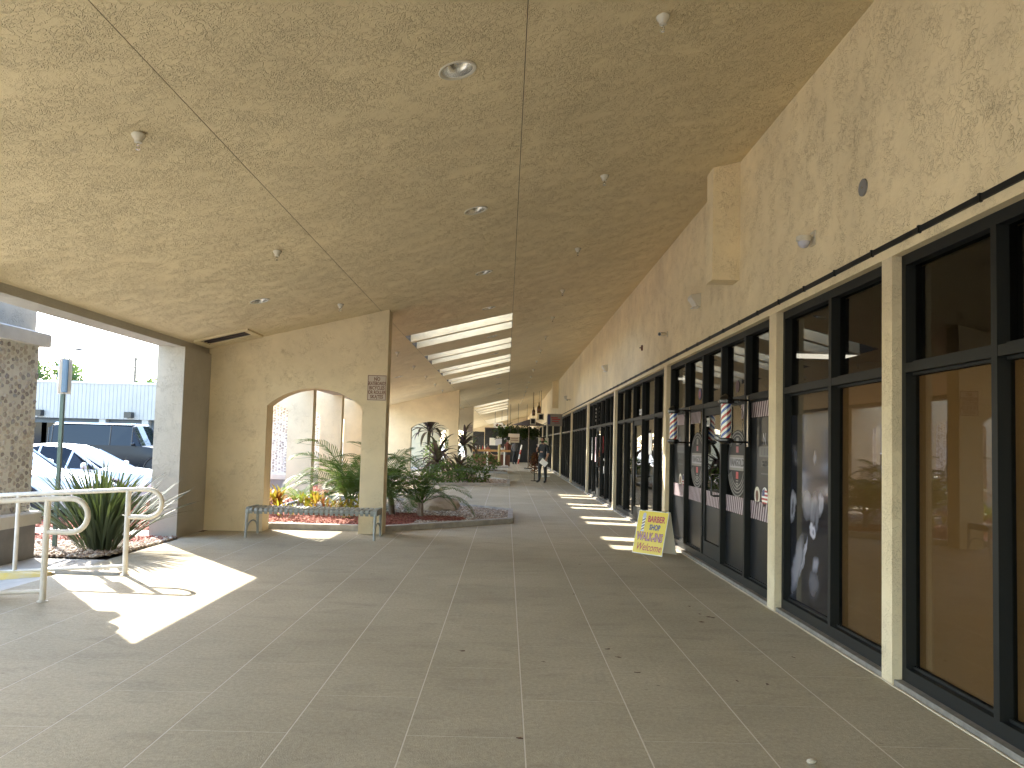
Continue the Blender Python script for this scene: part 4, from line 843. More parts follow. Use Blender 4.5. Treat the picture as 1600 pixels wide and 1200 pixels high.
# trees
def tree(x, y, z, h, cr, label, seed, n=9000, ls=.3, group='trees beyond the parking lot'):
    t = thing('tree', label, 'tree', (x,y,z), group=group); r = random.Random(seed); g = MB(); g.tube([(0,0,0),(.2,.1,h*.3),(0,.2,h*.55)], [h*.035,h*.026,h*.016], 9)
    cl = []
    for k in range(9):
        a = r.uniform(0,2*PI); q = r.uniform(.3,.85)*cr; e = (q*math.cos(a), q*math.sin(a), h*r.uniform(.55,.95)); g.tube([(0,.1,h*r.uniform(.3,.5)),(e[0]*.5,e[1]*.5,e[2]*.8),e], [h*.014,h*.008,h*.003], 5); cl.append((Vector(e), cr*r.uniform(.28,.5)))
    g.build('trunk', M['bark'], t); g = MB(); R = np.random.default_rng(seed)
    for k in range(n):
        c, rr = cl[k%len(cl)]; d = R.normal(size=3); d /= np.linalg.norm(d); p = c+Vector(d)*rr*(R.random()**.45)*Vector((1,1,1)).length/1.73; u = Vector(R.normal(size=3)).normalized()*ls; w = u.orthogonal().normalized()*ls*.35
        g.add([p-u*.5,p+w,p+u*.5,p-w], [(0,1,2,3)])
    tag(g.build('crown', M['tree'], t), kind='stuff')
tree(-45.0,75,-.2,8.3,3.6,'wispy tree behind the white building, left of the sign post',1,3200,.32); tree(-34.2,76,-.2,8.0,2.9,'wispy tree behind the white building beside the utility pole',2,2600,.32); tree(-52,74,-.2,8.0,4.0,'tree behind the left end of the white building',3,2500,.3)
tree(-9.6,37,-.2,7,3.0,'street tree seen at the right side of the arch',4,7000,.22,'trees beyond the arcade'); tree(-13,47,-.2,8,3.6,'street tree farther back through the arch',5,6000,.25,'trees beyond the arcade'); tree(-15.5,52,-.2,7,3.4,'leafy tree seen between the fin walls',6,5000,.25,'trees beyond the arcade')
# ------------------------------------------------------------------ white building across the lot
b = thing('white_building', 'long low building across the parking lot with ribbed white metal fascia', 'building', (0,60,-.2))
M['metal_white'] = noisy('ribbed_white_metal', (.34,.315,.28), (.38,.35,.31), .6, .5, 0); M['bwall'] = noisy('grey_building_wall', (.09,.10,.11), (.12,.13,.14), .5, .8, 0)
MB().box(-90,-21,.9,14,0,5.2).build('wall', M['bwall'], b); MB().box(-90,-20.5,.2,.9,2.78,5.5).build('fascia', M['metal_white'], b)
g = MB(); x = -89.9
while x < -20.6: g.box(x,x+.05,.165,.2,2.80,5.48); x += .30
tag(g.build('fascia_rib', M['metal_white'], b), kind='stuff')
MB().box(-90,-20.4,.1,.95,5.5,5.66).build('coping', M['trim'], b)
for x in (-62,-50,-40.5,-31.5,-28.2,-24): MB().box(x,x+.5,.3,.85,0,2.78).build('column', M['metal_white'], b)
for x in (-58,-46.5,-38,-36.2): MB().box(x,x+2.2,.84,.9,.3,2.4).build('window', M['carglass'], b)
for x in (-36.2,-29.3): MB().box(x,x+.55,-.35,.12,2.9,3.35).build('wall_light', M['black'], b)
MB().box(-25.6,-25.1,-.3,.12,4.2,4.5).build('wall_light', M['black'], b)
t = thing('utility_pole', 'wooden utility pole with crossarms rising behind the white building', 'pole', (-36.2,75.5,-.2)); MB().tube([(0,0,0),(0,0,9.1)], [.2,.13], 8).build('pole', M['bark'], t)
for zz in (8.9,8.1,7.3): MB().box(-.75,.75,-.05,.05,zz,zz+.12).build('crossarm', M['bark'], t)
t = thing('power_line', 'thin overhead wire crossing the sky above the white building', 'wire'); P = [(-60+55*k/16,50,10.3-5.4*k/16-1.0*math.sin(PI*k/16)+.35) for k in range(17)]; MB().tube(P, .018, 4).build('wire', M['black'], t)
MB().tube([(-27.9,50,6.83),(-27.4,50,6.79)], [.06,.08], 6).build('spacer', M['black'], t)
# ------------------------------------------------------------------ vehicles
def paint(name, col, rough=.25): return mat(name, col, rough, .25, .5, coat=1)
M['rubber'] = mat('tyre_rubber', (.02,.02,.02), .8); M['alloy'] = mat('alloy_rim', (.45,.46,.47), .3, .9); M['head'] = mat('headlight', (.6,.63,.65), .1, .3, coat=1)
def car(kind, loc, rz, body, label, name='parked_car'):
    """profile rows: (x, half width, sill z, shoulder z, belt z, belt half width, roof z, roof half width); nose at +x"""
    if kind == 'box': R_ = [(-2.35,.86,.55,.95,1.15,.84,1.16,.80),(-2.33,.94,.5,.98,1.22,.93,1.90,.86),(-2.2,.97,.45,1.0,1.25,.95,2.0,.86),(-1.1,.98,.42,1.0,1.25,.96,2.02,.87),(-.15,.98,.42,1.0,1.25,.96,2.02,.87),(.55,.98,.42,1.0,1.25,.96,2.0,.86),(.62,.98,.42,1.0,1.25,.96,1.98,.86),(.98,.98,.42,1.0,1.24,.94,1.26,.86),(1.3,.98,.42,1.0,1.2,.93,1.22,.8),(2.2,.97,.45,.98,1.14,.9,1.17,.75),(2.4,.93,.5,.9,1.06,.86,1.08,.7)]; wr = .42; wx = (-1.55,1.6)
    elif kind == 'suv': R_ = [(-2.3,.82,.5,.85,1.0,.8,1.02,.7),(-2.22,.9,.4,.9,1.08,.87,1.5,.62),(-1.9,.93,.32,.9,1.1,.9,1.64,.64),(-1.0,.94,.3,.88,1.08,.91,1.70,.66),(-.1,.94,.3,.88,1.06,.91,1.70,.66),(.35,.94,.3,.87,1.04,.91,1.62,.64),(.5,.94,.3,.87,1.03,.9,1.56,.63),(1.15,.94,.3,.86,1.0,.88,1.03,.7),(1.4,.93,.32,.84,.97,.86,1.0,.65),(2.1,.90,.35,.78,.86,.8,.9,.6),(2.32,.80,.42,.68,.72,.7,.74,.5)]; wr = .36; wx = (-1.4,1.42)
    else: R_ = [(-2.35,.78,.45,.75,.9,.74,.92,.6),(-2.1,.86,.35,.8,.95,.84,.99,.65),(-1.6,.90,.3,.8,.95,.87,1.12,.62),(-1.0,.91,.27,.78,.93,.88,1.36,.58),(-.3,.91,.26,.77,.92,.88,1.43,.58),(.2,.91,.26,.76,.91,.88,1.40,.58),(.4,.91,.26,.76,.9,.88,1.34,.58),(1.1,.91,.27,.75,.88,.86,.93,.66),(1.4,.90,.29,.73,.86,.84,.9,.62),(2.1,.86,.33,.68,.78,.78,.82,.55),(2.38,.72,.42,.6,.64,.62,.66,.42)]; wr = .33; wx = (-1.4,1.45)
    t = thing(name, label, 'car', loc, rz, 'cars parked outside the arcade'); V = []; nr = len(R_)
    for (x, w, zs, zh, zb, wb, zr, wrf) in R_:
        V.append([(x,w*.93,zs),(x,w,(zs+zh)/2),(x,w*.99,zh),(x,wb,zb),(x,wrf,zr-.05 if zr-zb > .2 else zr-.01),(x,wrf*.6,zr),(x,0,zr+.015)])
    def band(rows, cols, mirror=True, off=0):
        g = MB()
        for s in (1, -1):
            for i in rows:
                for j in cols:
                    q = [V[i][j],V[i+1][j],V[i+1][j+1],V[i][j+1]]; q = [(a,b_*s*(1+off),c+off*.3) for a, b_, c in q]; g.add(q, [(0,1,2,3) if s < 0 else (3,2,1,0)])
        return g
    glassrows = [i for i in range(nr-1) if R_[i][6]-R_[i][4] > .2 and R_[i+1][6]-R_[i+1][4] > .2]
    ws = glassrows[-1]+1; rwin = glassrows[0]-1
    g = MB()
    for i in range(nr-1):
        cols = [0,1,2]+([] if i in glassrows or i in (ws, rwin) else [3,4,5])+([4,5] if i in glassrows else [])
        q = band([i], cols); g.add(q.v, q.f)
    for i in (0, nr-1):
        P = V[i]; q = P+[(a,-b_,c) for a, b_, c in P[::-1]]; g.add(q, [tuple(range(len(q)))])
    bo = g.build('body', body, t); 
    import bmesh
    bm = bmesh.new(); bm.from_mesh(bo.data); bmesh.ops.remove_doubles(bm, verts=bm.verts, dist=.0005); bmesh.ops.recalc_face_normals(bm, faces=bm.faces); bm.to_mesh(bo.data); bm.free()
    bo.data.polygons.foreach_set('use_smooth', [True]*len(bo.data.polygons)); bo.data.set_sharp_from_angle(angle=math.radians(38))
    for i in glassrows:
        b_ = band([i], [3])
        for q in (0, 1): h_ = MB(); h_.add(b_.v[4*q:4*q+4], [tuple(k-4*q for k in b_.f[q])]); h_.build('side_window', M['carglass'], t)
    band([ws], [3,4,5]).build('windshield', M['carglass'], t, True); band([rwin], [3,4,5]).build('rear_window', M['carglass'], t, True)
    for i in [glassrows[0]]+[k for k in glassrows[1:] if k % 2 == 0]+[ws]:
        for s in (1, -1): a, b_ = V[i][3], V[i][4]; MB().tube([(a[0],a[1]*s*1.005,a[2]),(b_[0],b_[1]*s*1.005,b_[2])], .025, 6).build('window_pillar', M['black'] if kind == 'box' else body, t)
    for s in (1, -1): 
        MB().tube([(V[ws][4][0],V[ws][4][1]*s,V[ws][4][2]),(V[ws+1][3][0],V[ws+1][3][1]*s,V[ws+1][3][2])], .03, 6).build('windshield_pillar', body, t)
        g = MB(); g.lathe([(0,-.08),(.09,-.06),(.11,0),(.09,.06),(0,.08)], (V[ws+1][3][0]-.25, s*(V[ws+1][3][1]+.14), V[ws+1][3][2]+.08), 10, False, .6, 1.0); g.build('mirror', M['black'] if kind == 'box' else body, t, True)
    for x in wx:
        for s in (1, -1):
            wh = MB(); y = s*.84; wh.tube([(x,y-.11*s,wr),(x,y+.11*s,wr)], wr, 24); w_ = wh.build('wheel', M['rubber'], t, 40)
            g = MB(); g.tube([(x,y+.105*s,wr),(x,y+.118*s,wr)], wr*.66, 20); 
            for k in range(5): a = k*2*PI/5; g.tube([(x,y+.12*s,wr),(x+wr*.62*math.cos(a),y+.12*s,wr+wr*.62*math.sin(a))], .03, 5)
            g.build('rim', M['alloy'], w_); g = MB(); yy = .955*s if kind != 'box' else .99*s
            P = [(x+(wr+.07)*math.cos(a), yy, wr+(wr+.05)*math.sin(a)) for a in [PI*(-.05+1.1*k/16) for k in range(17)]]; g.tube(P, .035, 6); g.build('wheel_arch', M['black'] if kind != 'sedan' else body, t)
            g = MB(); P = [((wr+.06)*math.cos(2*PI*k/20)+x, wr+(wr+.05)*math.sin(2*PI*k/20)) for k in range(20)]; g.prism(P, lambda a, b_: (a,.90*s,b_), lambda a, b_: (a,(.935 if kind != 'box' else .985)*s,b_)); g.build('wheel_well', M['rubber'], t)
    x, w, zh = R_[-2][0], R_[-2][1], R_[-2][3]; xe = R_[-1][0]; we = R_[-1][1]
    for s in (1, -1):
        g = MB(); g.lathe([(0,-.05),(.10,-.04),(.14,0),(.10,.05),(0,.06)], (xe-.10, s*(we-.09), R_[-1][3]-.02), 12, False, 1.0, 1.3); g.build('headlight', M['head'], t, True)
        MB().box(R_[0][0]-.01,R_[0][0]+.06,s*(R_[0][1]-.1)-.08,s*(R_[0][1]-.1)+.08,R_[0][3]-.1,R_[0][3]+.08).build('tail_light', M['red'], t)
    g = MB(); g.box(xe-.03,xe+.02,-we*.55,we*.55,R_[-1][2]+.02,R_[-1][3]-.02); gr = g.build('grille', M['black'], t); MB().box(xe+.02,xe+.035,-we*.5,we*.5,(R_[-1][2]+R_[-1][3])/2-.01,(R_[-1][2]+R_[-1][3])/2+.01).build('grille_bar', M['chrome'], gr)
    MB().box(xe-.1,xe+.05,-we*.95,we*.95,R_[-1][2]-.12,R_[-1][2]+.0).build('bumper', body if kind != 'box' else M['black'], t)
    g = MB()
    for s in (1, -1):
        for i in (glassrows[len(glassrows)//2], ws): X = R_[i][0]+.04; g.box(X,X+.008,s*.925-.02,s*.925+.02,.4,R_[i][4])
    g.build('door_seam', M['black'], t)
    g = MB(); g.box(-2.0,2.1,-.78,.78,.22,.5); g.build('underbody', M['rubber'], t); return t
WHITE = paint('white_car_paint', (.68,.70,.72)); SILVER = paint('silver_car_paint', (.55,.58,.60)); BLACKP = mat('black_car_paint', (.006,.007,.010), .35, 0, .3); BLUEP = paint('teal_car_paint', (.05,.20,.24))
car('suv', (-9.8,14.3,-.2), math.radians(3), SILVER, 'silver white suv at the far left, nose toward the walkway')
car('sedan', (-10.05,18.0,-.2), math.radians(2), WHITE, 'white sedan between the silver suv and the black suv')
t = car('box', (-14.4,29.5,-.2), math.radians(4), BLACKP, 'boxy black suv with white roof behind the white sedan', 'parked_suv')
MB().bbox(-2.15,.55,-.84,.84,2.005,2.06,.03).build('white_roof', WHITE, t)
car('sedan', (-12.5,34.0,-.2), math.radians(2), BLUEP, 'teal car glimpsed between the fin walls'); car('suv', (-12.6,39.5,-.2), math.radians(2), WHITE, 'white suv farther back through the arch'); car('sedan', (-10.6,8.8,-.2), math.radians(2), WHITE, 'white sedan in the bay left of the picture', 'parked_car'); car('suv', (-10.7,3.0,-.2), 0, SILVER, 'silver suv beside the camera, left of the picture')

# ------------------------------------------------------------------ people
def body_mesh(name, joints, edges, radii, mats, pick, sub=2):
    me = bpy.data.meshes.new(name); me.from_pydata(joints, edges, []); o = bpy.data.objects.new(name, me); COL.objects.link(o)
    md = o.modifiers.new('skin', 'SKIN'); md.use_smooth_shade = True
    for i, r_ in enumerate(radii): sv = me.skin_vertices[0].data[i]; sv.radius = (r_, r_) if not isinstance(r_, tuple) else r_; sv.use_root = (i == 0)
    md2 = o.modifiers.new('sub', 'SUBSURF'); md2.levels = sub; md2.render_levels = sub
    dg = bpy.context.evaluated_depsgraph_get(); nm_ = bpy.data.meshes.new_from_object(o.evaluated_get(dg)); bpy.data.objects.remove(o)
    nm_.materials.clear()
    for m in mats: nm_.materials.append(m)
    for p in nm_.polygons: p.material_index = pick(p.center); p.use_smooth = True
    return nm_
SKIN = mat('skin', (.42,.24,.16), .5); SKIN2 = mat('brown_skin', (.25,.14,.09), .5); SHIRT = mat('dark_navy_polo', (.022,.028,.034), .85); JEAN = mat('black_jeans', (.018,.02,.022), .8); SHOE = mat('dark_shoes', (.03,.025,.022), .5); HAIR = mat('dark_hair', (.02,.014,.010), .6)
def head(t, x, y, z, yaw, skin, hair, s=1, beard=True):
    h = bpy.data.objects.new('head', None)
    import bmesh
    b = bmesh.new(); bmesh.ops.create_uvsphere(b, u_segments=20, v_segments=16, radius=1)
    for v in b.verts:
        c = v.co; f = -c.y; c.x *= .073; zz = c.z; c.z = zz*.112; c.y *= .092
        if zz < 0: c.x *= 1-.28*min(1,-zz); c.y *= 1-.1*-zz
        if f > .6 and -.35 < zz < .1: c.y -= .018*max(0, 1-abs(v.co.x)/.02)*(1-abs(zz+.1)/.35)
    bmesh.ops.translate(b, verts=b.verts, vec=(0,0,0))
    me = bpy.data.meshes.new('head'); b.to_mesh(me); b.free(); me.materials.append(skin); me.polygons.foreach_set('use_smooth', [True]*len(me.polygons))
    ho = link('head', me, t, (x,y,z), (0,0,yaw), s)
    g = MB(); g.lathe([(.0,.122),(.045,.113),(.068,.085),(.079,.045),(.079,.0),(.070,-.04)], (0,.014,0), 18, False, 1, 1.22)
    g.v = [(a, b_ if not (b_ < -.05 and c < .065) else -.05+.0, c) for a, b_, c in g.v]; g.build('hair', hair, ho, True)
    if beard:
        g = MB(); g.lathe([(.062,-.03),(.060,-.07),(.045,-.10),(.0,-.122)], (0,-.012,0), 16, False, 1, 1.32); g.v = [(a, min(b_,.02), c) for a, b_, c in g.v]; g.build('beard', hair, ho, True)
    for sx in (-1, 1):
        MB().lathe([(0,-.005),(.009,0),(0,.005)], (sx*.028,-.083,.012), 8, False).build('eye', M['white'], ho); MB().lathe([(0,-.022),(.012,-.01),(.014,.01),(0,.026)], (sx*.074,.01,-.005), 8, False, .6, 1.1).build('ear', skin, ho, True)
        MB().box(sx*.028-.015,sx*.028+.015,-.092,-.086,.026,.032).build('eyebrow', hair, ho)
    MB().box(-.022,.022,-.092,-.086,-.053,-.046).build('mouth', M['maroon'], ho); return ho
def man():
    t = thing('person', 'man in dark polo and jeans drinking from a cup and holding papers on the walkway', 'person', (1.42,30.0,0), math.radians(-38))
    # local frame: faces -y; x is his left hand side
    J = [(0,0,.96),(0,-.005,1.14),(0,.01,1.32),(0,.005,1.44),(0,-.01,1.52),(0,-.02,1.58),
         (.17,.01,1.43),(.235,.04,1.17),(.205,-.06,.93),(.20,-.10,.85),            # left arm hanging
         (-.17,0,1.43),(-.215,-.03,1.17),(-.13,-.22,1.30),(-.07,-.235,1.41),        # right arm, hand at the mouth
         (.095,0,.90),(.125,.0,.50),(.15,.03,.10),(.16,-.12,.045),
         (-.095,0,.90),(-.125,-.02,.50),(-.14,.0,.10),(-.17,-.15,.045)]
    E_ = [(0,1),(1,2),(2,3),(3,4),(4,5),(3,6),(6,7),(7,8),(8,9),(3,10),(10,11),(11,12),(12,13),(0,14),(14,15),(15,16),(16,17),(0,18),(18,19),(19,20),(20,21)]
    R_ = [(.15,.115),(.145,.11),(.17,.12),(.12,.09),.058,.052,.066,.050,.036,.030,.066,.050,.036,.030,.098,.066,.048,.042,.098,.066,.048,.042]
    def pick(c):
        if c.z < .085: return 3
        if c.z > 1.505: return 0
        if c.z < .96 and abs(c.x) < .19 and not (c.z > .8 and c.x > .165): return 2
        if c.x > .17 and c.z < 1.16: return 0
        if c.y < -.10 and c.z > 1.2: return 0
        return 1
    link('body', body_mesh('body', J, E_, R_, [SKIN,SHIRT,JEAN,SHOE], pick), t); head(t, 0,-.035,1.655,.12,SKIN,HAIR)
    for (hx, hy, hz, sx) in ((.20,-.12,.82,1), (-.06,-.25,1.45,-1)):
        for k in range(4):
            o = (k-1.5)*.017; P = [(hx,hy+o*(1 if sx > 0 else .3),hz+(0 if sx > 0 else o)),(hx-.01,hy+o-.015,hz-.04*sx),(hx-.025,hy+o-.02,hz-.07*sx+.003*k)] if sx > 0 else [(hx-.01,hy,hz+o),(hx+.03,hy-.035,hz+o),(hx+.055,hy-.01,hz+o)]
            MB().tube(P, [.010,.009,.007], 6).build('finger', SKIN, t, True)
        MB().tube([(hx,hy-.02,hz+.01),(hx-.02,hy-.045,hz-.01*sx),(hx-.03,hy-.05,hz-.035*sx)], [.012,.010,.008], 6).build('thumb', SKIN, t, True)
    MB().box(-.12,.12,-.128,-.118,.955,.985).build('belt', M['black'], t)
    c = thing('paper_cup', 'pale cup held at the standing man\'s mouth', 'cup', (1.42-.185,30.0-.20,1.45)); MB().lathe([(.026,-.05),(.034,.05)], n=14).build('cup', M['white'], c, 40); c.rotation_euler = (.3,.2,0)
    p_ = thing('paper_sheets', 'white paper sheets held down in the standing man\'s hand', 'papers', (1.42+.02,30-.34,.80), math.radians(-10))
    for k in range(3):
        o = MB().box(-.14,.14,-.001,.001,-.10,.10).build('sheet', M['white'], p_); o.rotation_euler = (.1*k-.1,.62+.05*k,.04*k); o.location = (0,.004*k,0)
man()
def seated(x, y, rz, shirt, label, skin=SKIN2, standing=False):
    t = thing('person', label, 'person', (x,y,0), rz, 'people at the bar tables')
    if standing:
        J = [(0,0,.95),(0,0,1.15),(0,.01,1.33),(0,0,1.44),(0,-.01,1.54),(.17,0,1.42),(.22,.02,1.16),(.18,-.12,.98),(-.17,0,1.42),(-.22,.02,1.16),(-.18,-.12,.98),(.09,0,.5),(.1,.02,.1),(.11,-.1,.045),(-.09,0,.5),(-.1,.02,.1),(-.11,-.1,.045)]
        E_ = [(0,1),(1,2),(2,3),(3,4),(3,5),(5,6),(6,7),(3,8),(8,9),(9,10),(0,11),(11,12),(12,13),(0,14),(14,15),(15,16)]; R_ = [(.15,.12),(.14,.11),(.17,.12),(.11,.09),.055,.064,.048,.035,.064,.048,.035,.07,.05,.042,.07,.05,.042]; hz = 1.665
    else:
        J = [(0,0,.62),(0,-.01,.82),(0,0,1.0),(0,0,1.12),(0,-.01,1.21),(.17,0,1.10),(.22,-.05,.86),(.14,-.27,.95),(-.17,0,1.10),(-.22,-.05,.86),(-.14,-.27,.95),(.10,-.42,.64),(.11,-.44,.15),(.11,-.56,.08),(-.10,-.42,.64),(-.11,-.44,.15),(-.11,-.56,.08)]
        E_ = [(0,1),(1,2),(2,3),(3,4),(3,5),(5,6),(6,7),(3,8),(8,9),(9,10),(0,11),(11,12),(12,13),(0,14),(14,15),(15,16)]; R_ = [(.16,.13),(.15,.12),(.17,.12),(.11,.09),.055,.064,.048,.035,.064,.048,.035,.075,.05,.042,.075,.05,.042]; hz = 1.335
    zz = J[3][2]
    pick = lambda c: 0 if c.z > zz+.07 else (2 if c.z < J[0][2] and abs(c.x) < .17 else (0 if c.y < -.14 and c.z > J[0][2]+.1 else 1))
    link('body', body_mesh('body', J, E_, R_, [skin,shirt,JEAN], pick, 1), t); head(t, 0,-.03,hz,0,skin,HAIR,1,False)
SW = mat('grey_tshirt', (.14,.14,.15), .9); SR = mat('rust_shirt', (.16,.05,.03), .9); SWH = mat('white_shirt', (.5,.48,.44), .9)
seated(-.35,54.5,PI,SWH,'person in pale shirt seated behind the bar counter'); seated(.62,56.0,.4,SW,'person in grey shirt standing back to camera near the bar',standing=True); seated(-1.3,55.2,2.6,SR,'person in rust shirt seated behind the left of the counter'); seated(.1,57.6,.2,SR,'person in dark red standing at the dark bar wall',standing=True)
# stool-like seats for the seated people
for k, (x, y, l) in enumerate(((-.35,54.62,'dark stool under the pale shirted person'),(-1.3,55.32,'dark stool under the rust shirted person'))):
    t = thing('bar_stool', l, 'stool', (x,y,0), group='bar stools behind the counter'); MB().lathe([(.17,.44),(.18,.46),(.17,.49)], n=16).build('seat', M['black'], t)
    for q in range(4): a = PI/4+q*PI/2; MB().tube([(.1*math.cos(a),.1*math.sin(a),.45),(.19*math.cos(a),.19*math.sin(a),0)], .014, 6).build('leg', M['black'], t)
# ------------------------------------------------------------------ bar area
WOOD = noisy('honey_wood', (.36,.20,.07), (.46,.27,.10), 5, .5, .001)
t = thing('bar_counter', 'long wooden bar counter on white and bamboo posts with a rope swag', 'counter', (-.95,51.7,0))
MB().box(-1.25,1.25,-.28,.28,.93,1.06).build('counter_top', WOOD, t)
for x in (-.28, .84): MB().box(x-.055,x+.055,-.25,-.14,0,.93).build('post', M['white'], t)
MB().tube([(.50,-.32,0),(.50,-.32,1.42)], .085, 10).build('bamboo_post', mat('bamboo', (.38,.31,.12), .5), t)
g = MB(); g.tube([(-1.0+1.7*k/14,-.31,.93-.26*math.sin(PI*((k*2/14)%1.0)) ) for k in range(15)], .018, 6); g.build('rope', mat('rope', (.42,.34,.2), .9), t)
MB().box(-1.22,1.22,.1,.2,.0,.75).build('kick_panel', M['brownprint'], t)
for k, x in enumerate((-2.0,-1.9,-1.75,-1.55,-1.42,-.55,-.1)):
    o = thing('counter_bottle', '%s small bottle standing on the bar counter from the left' % ORD[k].replace('nearest','first'), 'bottle', (x,51.62,1.06), group='bottles on the bar counter'); MB().lathe([(.035,0),(.036,.14),(.014,.2),(.014,.26)], n=10).build('bottle', [M['white'],M['brownprint'],M['offwhite'],M['red']][k%4], o, True)
w = thing('bar_wall', 'black fronted bar wall with pinned notices at the far end', 'wall', (0,63,0)); MB().box(-1.75,2.45,0,.2,0,2.62).build('panel', M['black_panel'], w); MB().box(-1.75,2.4,-.5,.4,2.62,2.74).build('header', M['louver'], w); MB().box(-3.2,-1.80,.3,.4,0,2.4).build('panel', M['black_panel'], w)
for x, z, ww, hh_, mm in ((-1.12,1.62,.24,.30,'white'),(-.62,1.60,.26,.28,'grey2'),(-.6,1.98,.2,.06,'offwhite'),(.12,1.45,.1,.14,'red'),(.25,1.55,.08,.2,'offwhite'),(-.1,1.85,.08,.08,'grey2'),(.5,1.25,.2,.1,'brownprint')): MB().box(x-ww,x+ww,-.03,-.01,z-hh_,z+hh_).build('notice', M[mm], w)
def hsign(x, y, z, w_, h_, label, face, cords=True, name='hanging_sign', posts=False):
    t = thing(name, label, 'sign', (x,y,z)); MB().bbox(-w_/2,w_/2,0,.05,-h_/2,h_/2,.0).build('board', face, t)
    if cords:
        for s in (-1, 1): MB().tube([(s*w_*.35,.025,h_/2),(s*w_*.35,.025,cz(x)-z)], .012, 5).build('cord', M['louver'], t)
    if posts:
        for s in posts: MB().tube([(s,.04,-z),(s,.04,h_/2)], .04, 8).build('post', M['offwhite'], t)
    return t
M['greenprint'] = mat('green_print', (.05,.20,.04), .6)
t = hsign(1.72,36.2,1.62,.48,.36,'white sign with green mountain logo above the standing man',M['offwhite'],False,'shop_sign')
g = MB(); P = [(-.19,-.03),(-.14,.05),(-.09,.12),(-.03,.10),(.0,.14),(.06,.12),(.11,.05),(.17,.04),(.20,-.04),(.19,-.12),(.17,-.04),(.10,-.01),(.0,-.03)]; g.prism(P, lambda a, b_: (a,-.001,b_), lambda a, b_: (a,-.006,b_)); g.build('mountain_logo', M['greenprint'], t); g = MB(); g.prism([(-.10,.02),(-.03,.07),(.04,.03)], lambda a, b_: (a,-.0065,b_), lambda a, b_: (a,-.009,b_)); g.build('logo_highlight', M['offwhite'], t)
MB().tube([(.17,.06,-1.62),(.17,.06,1.2)], .04, 8).build('post', M['offwhite'], t); MB().box(.0,.34,-.06,.18,-1.62,-1.57).build('base', M['white'], t)
t = hsign(2.12,34.3,2.58,.66,.54,'grey sign with red and blue marks near the far shop windows',mat('grey_sign_board', (.24,.22,.20), .7),False,'shop_sign'); MB().box(.0,.45,.01,.03,.0,.04).build('bracket', M['black'], t)
for q, (xx, zz, w_, h_) in enumerate(((-.02,.10,.30,.045),(.05,.03,.36,.05),(.02,-.06,.30,.04),(.10,-.13,.24,.03))): MB().box(xx-w_/2,xx+w_/2,-.005,-.001,zz-h_/2,zz+h_/2).build('printed_stroke', M['red'] if q < 3 else M['maroon'], t)
MB().box(-.31,-.2,-.006,-.001,-.2,.22).build('blue_stripe', M['navy'], t)
t = hsign(.5,52,2.05,.75,.22,'carved wooden sign hanging over the walkway before the bar',M['signface']); t = hsign(.55,52,1.75,.62,.38,'pale lower board of the hanging wooden sign',noisy('weathered_board',(.32,.27,.2),(.42,.36,.27),6),False); 
for zz in (.08,-.05): MB().box(-.24,.24,-.008,-.002,zz,zz+.04).build('lettering_line', M['brownprint'], t)
t = hsign(-.62,58,2.85,.72,.34,'white banner sign hanging above the bar',M['offwhite']); MB().box(-.15,-.02,-.01,-.002,-.10,.10).build('emblem', M['brownprint'], t); MB().box(.04,.25,-.01,-.002,-.03,.04).build('lettering_line', M['brownprint'], t)
# framed boards and big bottles over the far shops
for k, (x, z, l) in enumerate(((1.93,3.05,'white framed dark board high on the right by the far bottles'),(1.48,2.78,'white framed dark board lower left of the other'))):
    t = thing('framed_board', l, 'frame', (x,44,z), group='framed boards over the far shops'); MB().box(-.16,.16,0,.04,-.18,.18).build('frame', M['offwhite'], t); MB().box(-.11,.11,-.01,0,-.13,.13).build('board', M['black_panel'], t); MB().tube([(0,.02,.18),(0,.02,cz(x)-z)], .012, 5).build('cord', M['louver'], t)
AMB = mat('amber_bottle', (.10,.05,.015), .25)
for k, (x, z, s, l) in enumerate(((1.82,3.28,1.0,'large brown display bottle above the framed boards'),(1.52,3.12,.85,'smaller brown display bottle left of the large one'))):
    t = thing('display_bottle', l, 'bottle', (x,44.4,z), group='brown display bottles over the far shops'); MB().lathe([(.10,0),(.11,.3),(.09,.36),(.035,.44),(.03,.58),(.04,.6)], n=14).build('bottle', AMB, t, True); t.scale = (s,)*3; MB().lathe([(.112,.10),(.112,.24)], n=14, cap=False).build('label', M['brownprint'], t, True); MB().tube([(0,0,.6),(0,0,(cz(x)-z)/s)], .008, 5).build('cord', M['louver'], t)
t = thing('patio_umbrella', 'dark flat patio umbrella over the bar area', 'umbrella', (1.35,47,0)); MB().lathe([(1.05,2.62),(.0,2.98)], n=8, cap=False).build('canopy', M['louver'], t); MB().tube([(0,0,0),(0,0,2.95)], .03, 8).build('pole', M['bark'], t); MB().lathe([(.25,0),(.25,.06)], n=12).build('base', M['black'], t)
t = thing('red_white_pole', 'leaning red and white pole against the bar wall', 'pole', (.86,54.5,0)); g = MB(); 
for k in range(4): MB().tube([(.06*k,0,.1+.33*k),(.06*k+.06,0,.1+.33*(k+1))], .05, 8).build('segment', M['white'] if k % 2 else mat('pole_red', (.4,.05,.03), .5), t)
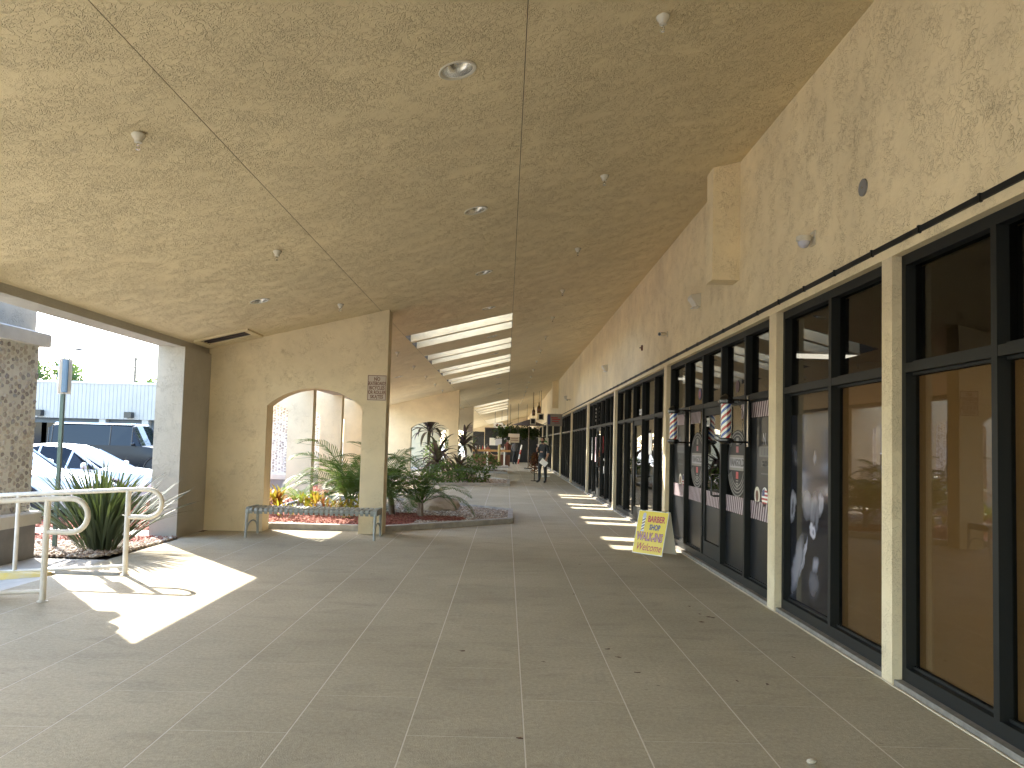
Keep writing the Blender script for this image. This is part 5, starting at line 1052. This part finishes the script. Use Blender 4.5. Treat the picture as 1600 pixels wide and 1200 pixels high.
t = thing('tall_fountain_plant', 'dark fan shaped leafy plant beside the counter', 'plant', (-2.55,50.6,.0)); MB().tube([(0,0,0),(0,0,.9)], .05, 7).build('stem', M['bark'], t); DM = [blade_mesh(90+i, 1.3, .10, .35, M['shrub'], 1.45, .3) for i in range(2)]; spread(t, DM, 24, 'leaf', .75, (-.5,.3), (.8,1.1), .03, 4)
for k, (x, y, n_, l) in enumerate(((.05,56.5,420,'leafy green mass hanging in the bar doorway'),(1.5,58,520,'dark greenery at the right of the bar'))):
    t = thing('hanging_plant', l, 'plant', (x,y,2.35), group='hanging greenery over the bar'); R = np.random.default_rng(k); g = MB()
    for q in range(n_): d = R.normal(size=3)*[.42,.2,.22]; c = Vector(d); u = Vector(R.normal(size=3)).normalized()*.16; w_ = u.orthogonal().normalized()*.05; g.add([c-u,c+w_,c+u,c-w_], [(0,1,2,3)])
    tag(g.build('foliage', M['darkleaf'], t), kind='stuff'); MB().tube([(0,0,0),(0,0,cz(x)-2.35)], .012, 5).build('cord', M['louver'], t)
t = thing('shade_structure', 'dark beams and vines of the bar pergola at the far end', 'pergola', (0,66,0))
for x in (.9,2.35): MB().box(x-.06,x+.06,0,.12,0,2.9).build('post', M['louver'], t)
for k in range(5): MB().box(.6,2.5,-2.2+.9*k,-2.05+.9*k,2.62+.02*k,2.78+.02*k).build('beam', WOOD if k % 2 else M['louver'], t)
# red flowering plant on a slim stand behind the man
t = thing('flower_stand', 'dark red flowering plant on a slim stand just left of the standing man', 'plant', (1.17,31.6,0)); MB().tube([(0,0,.02),(0,0,.55)], .018, 7).build('stand', M['black'], t); MB().lathe([(.14,0),(.14,.03)], n=14).build('base', M['black'], t)
R_ = np.random.default_rng(5); g = MB()
for k in range(420):
    d = R_.normal(size=3); d /= np.linalg.norm(d); q = R_.random()**.4; c = Vector((d[0]*.20*q+.04*math.sin(k), d[1]*.18*q, .72+d[2]*.46*q)); u = Vector(R_.normal(size=3)).normalized()*.075; w_ = u.orthogonal().normalized()*.028; g.add([c-u*.5,c+w_,c+u*.5,c-w_], [(0,1,2,3)])
tag(g.build('foliage', M['redleaf'], t), kind='stuff')
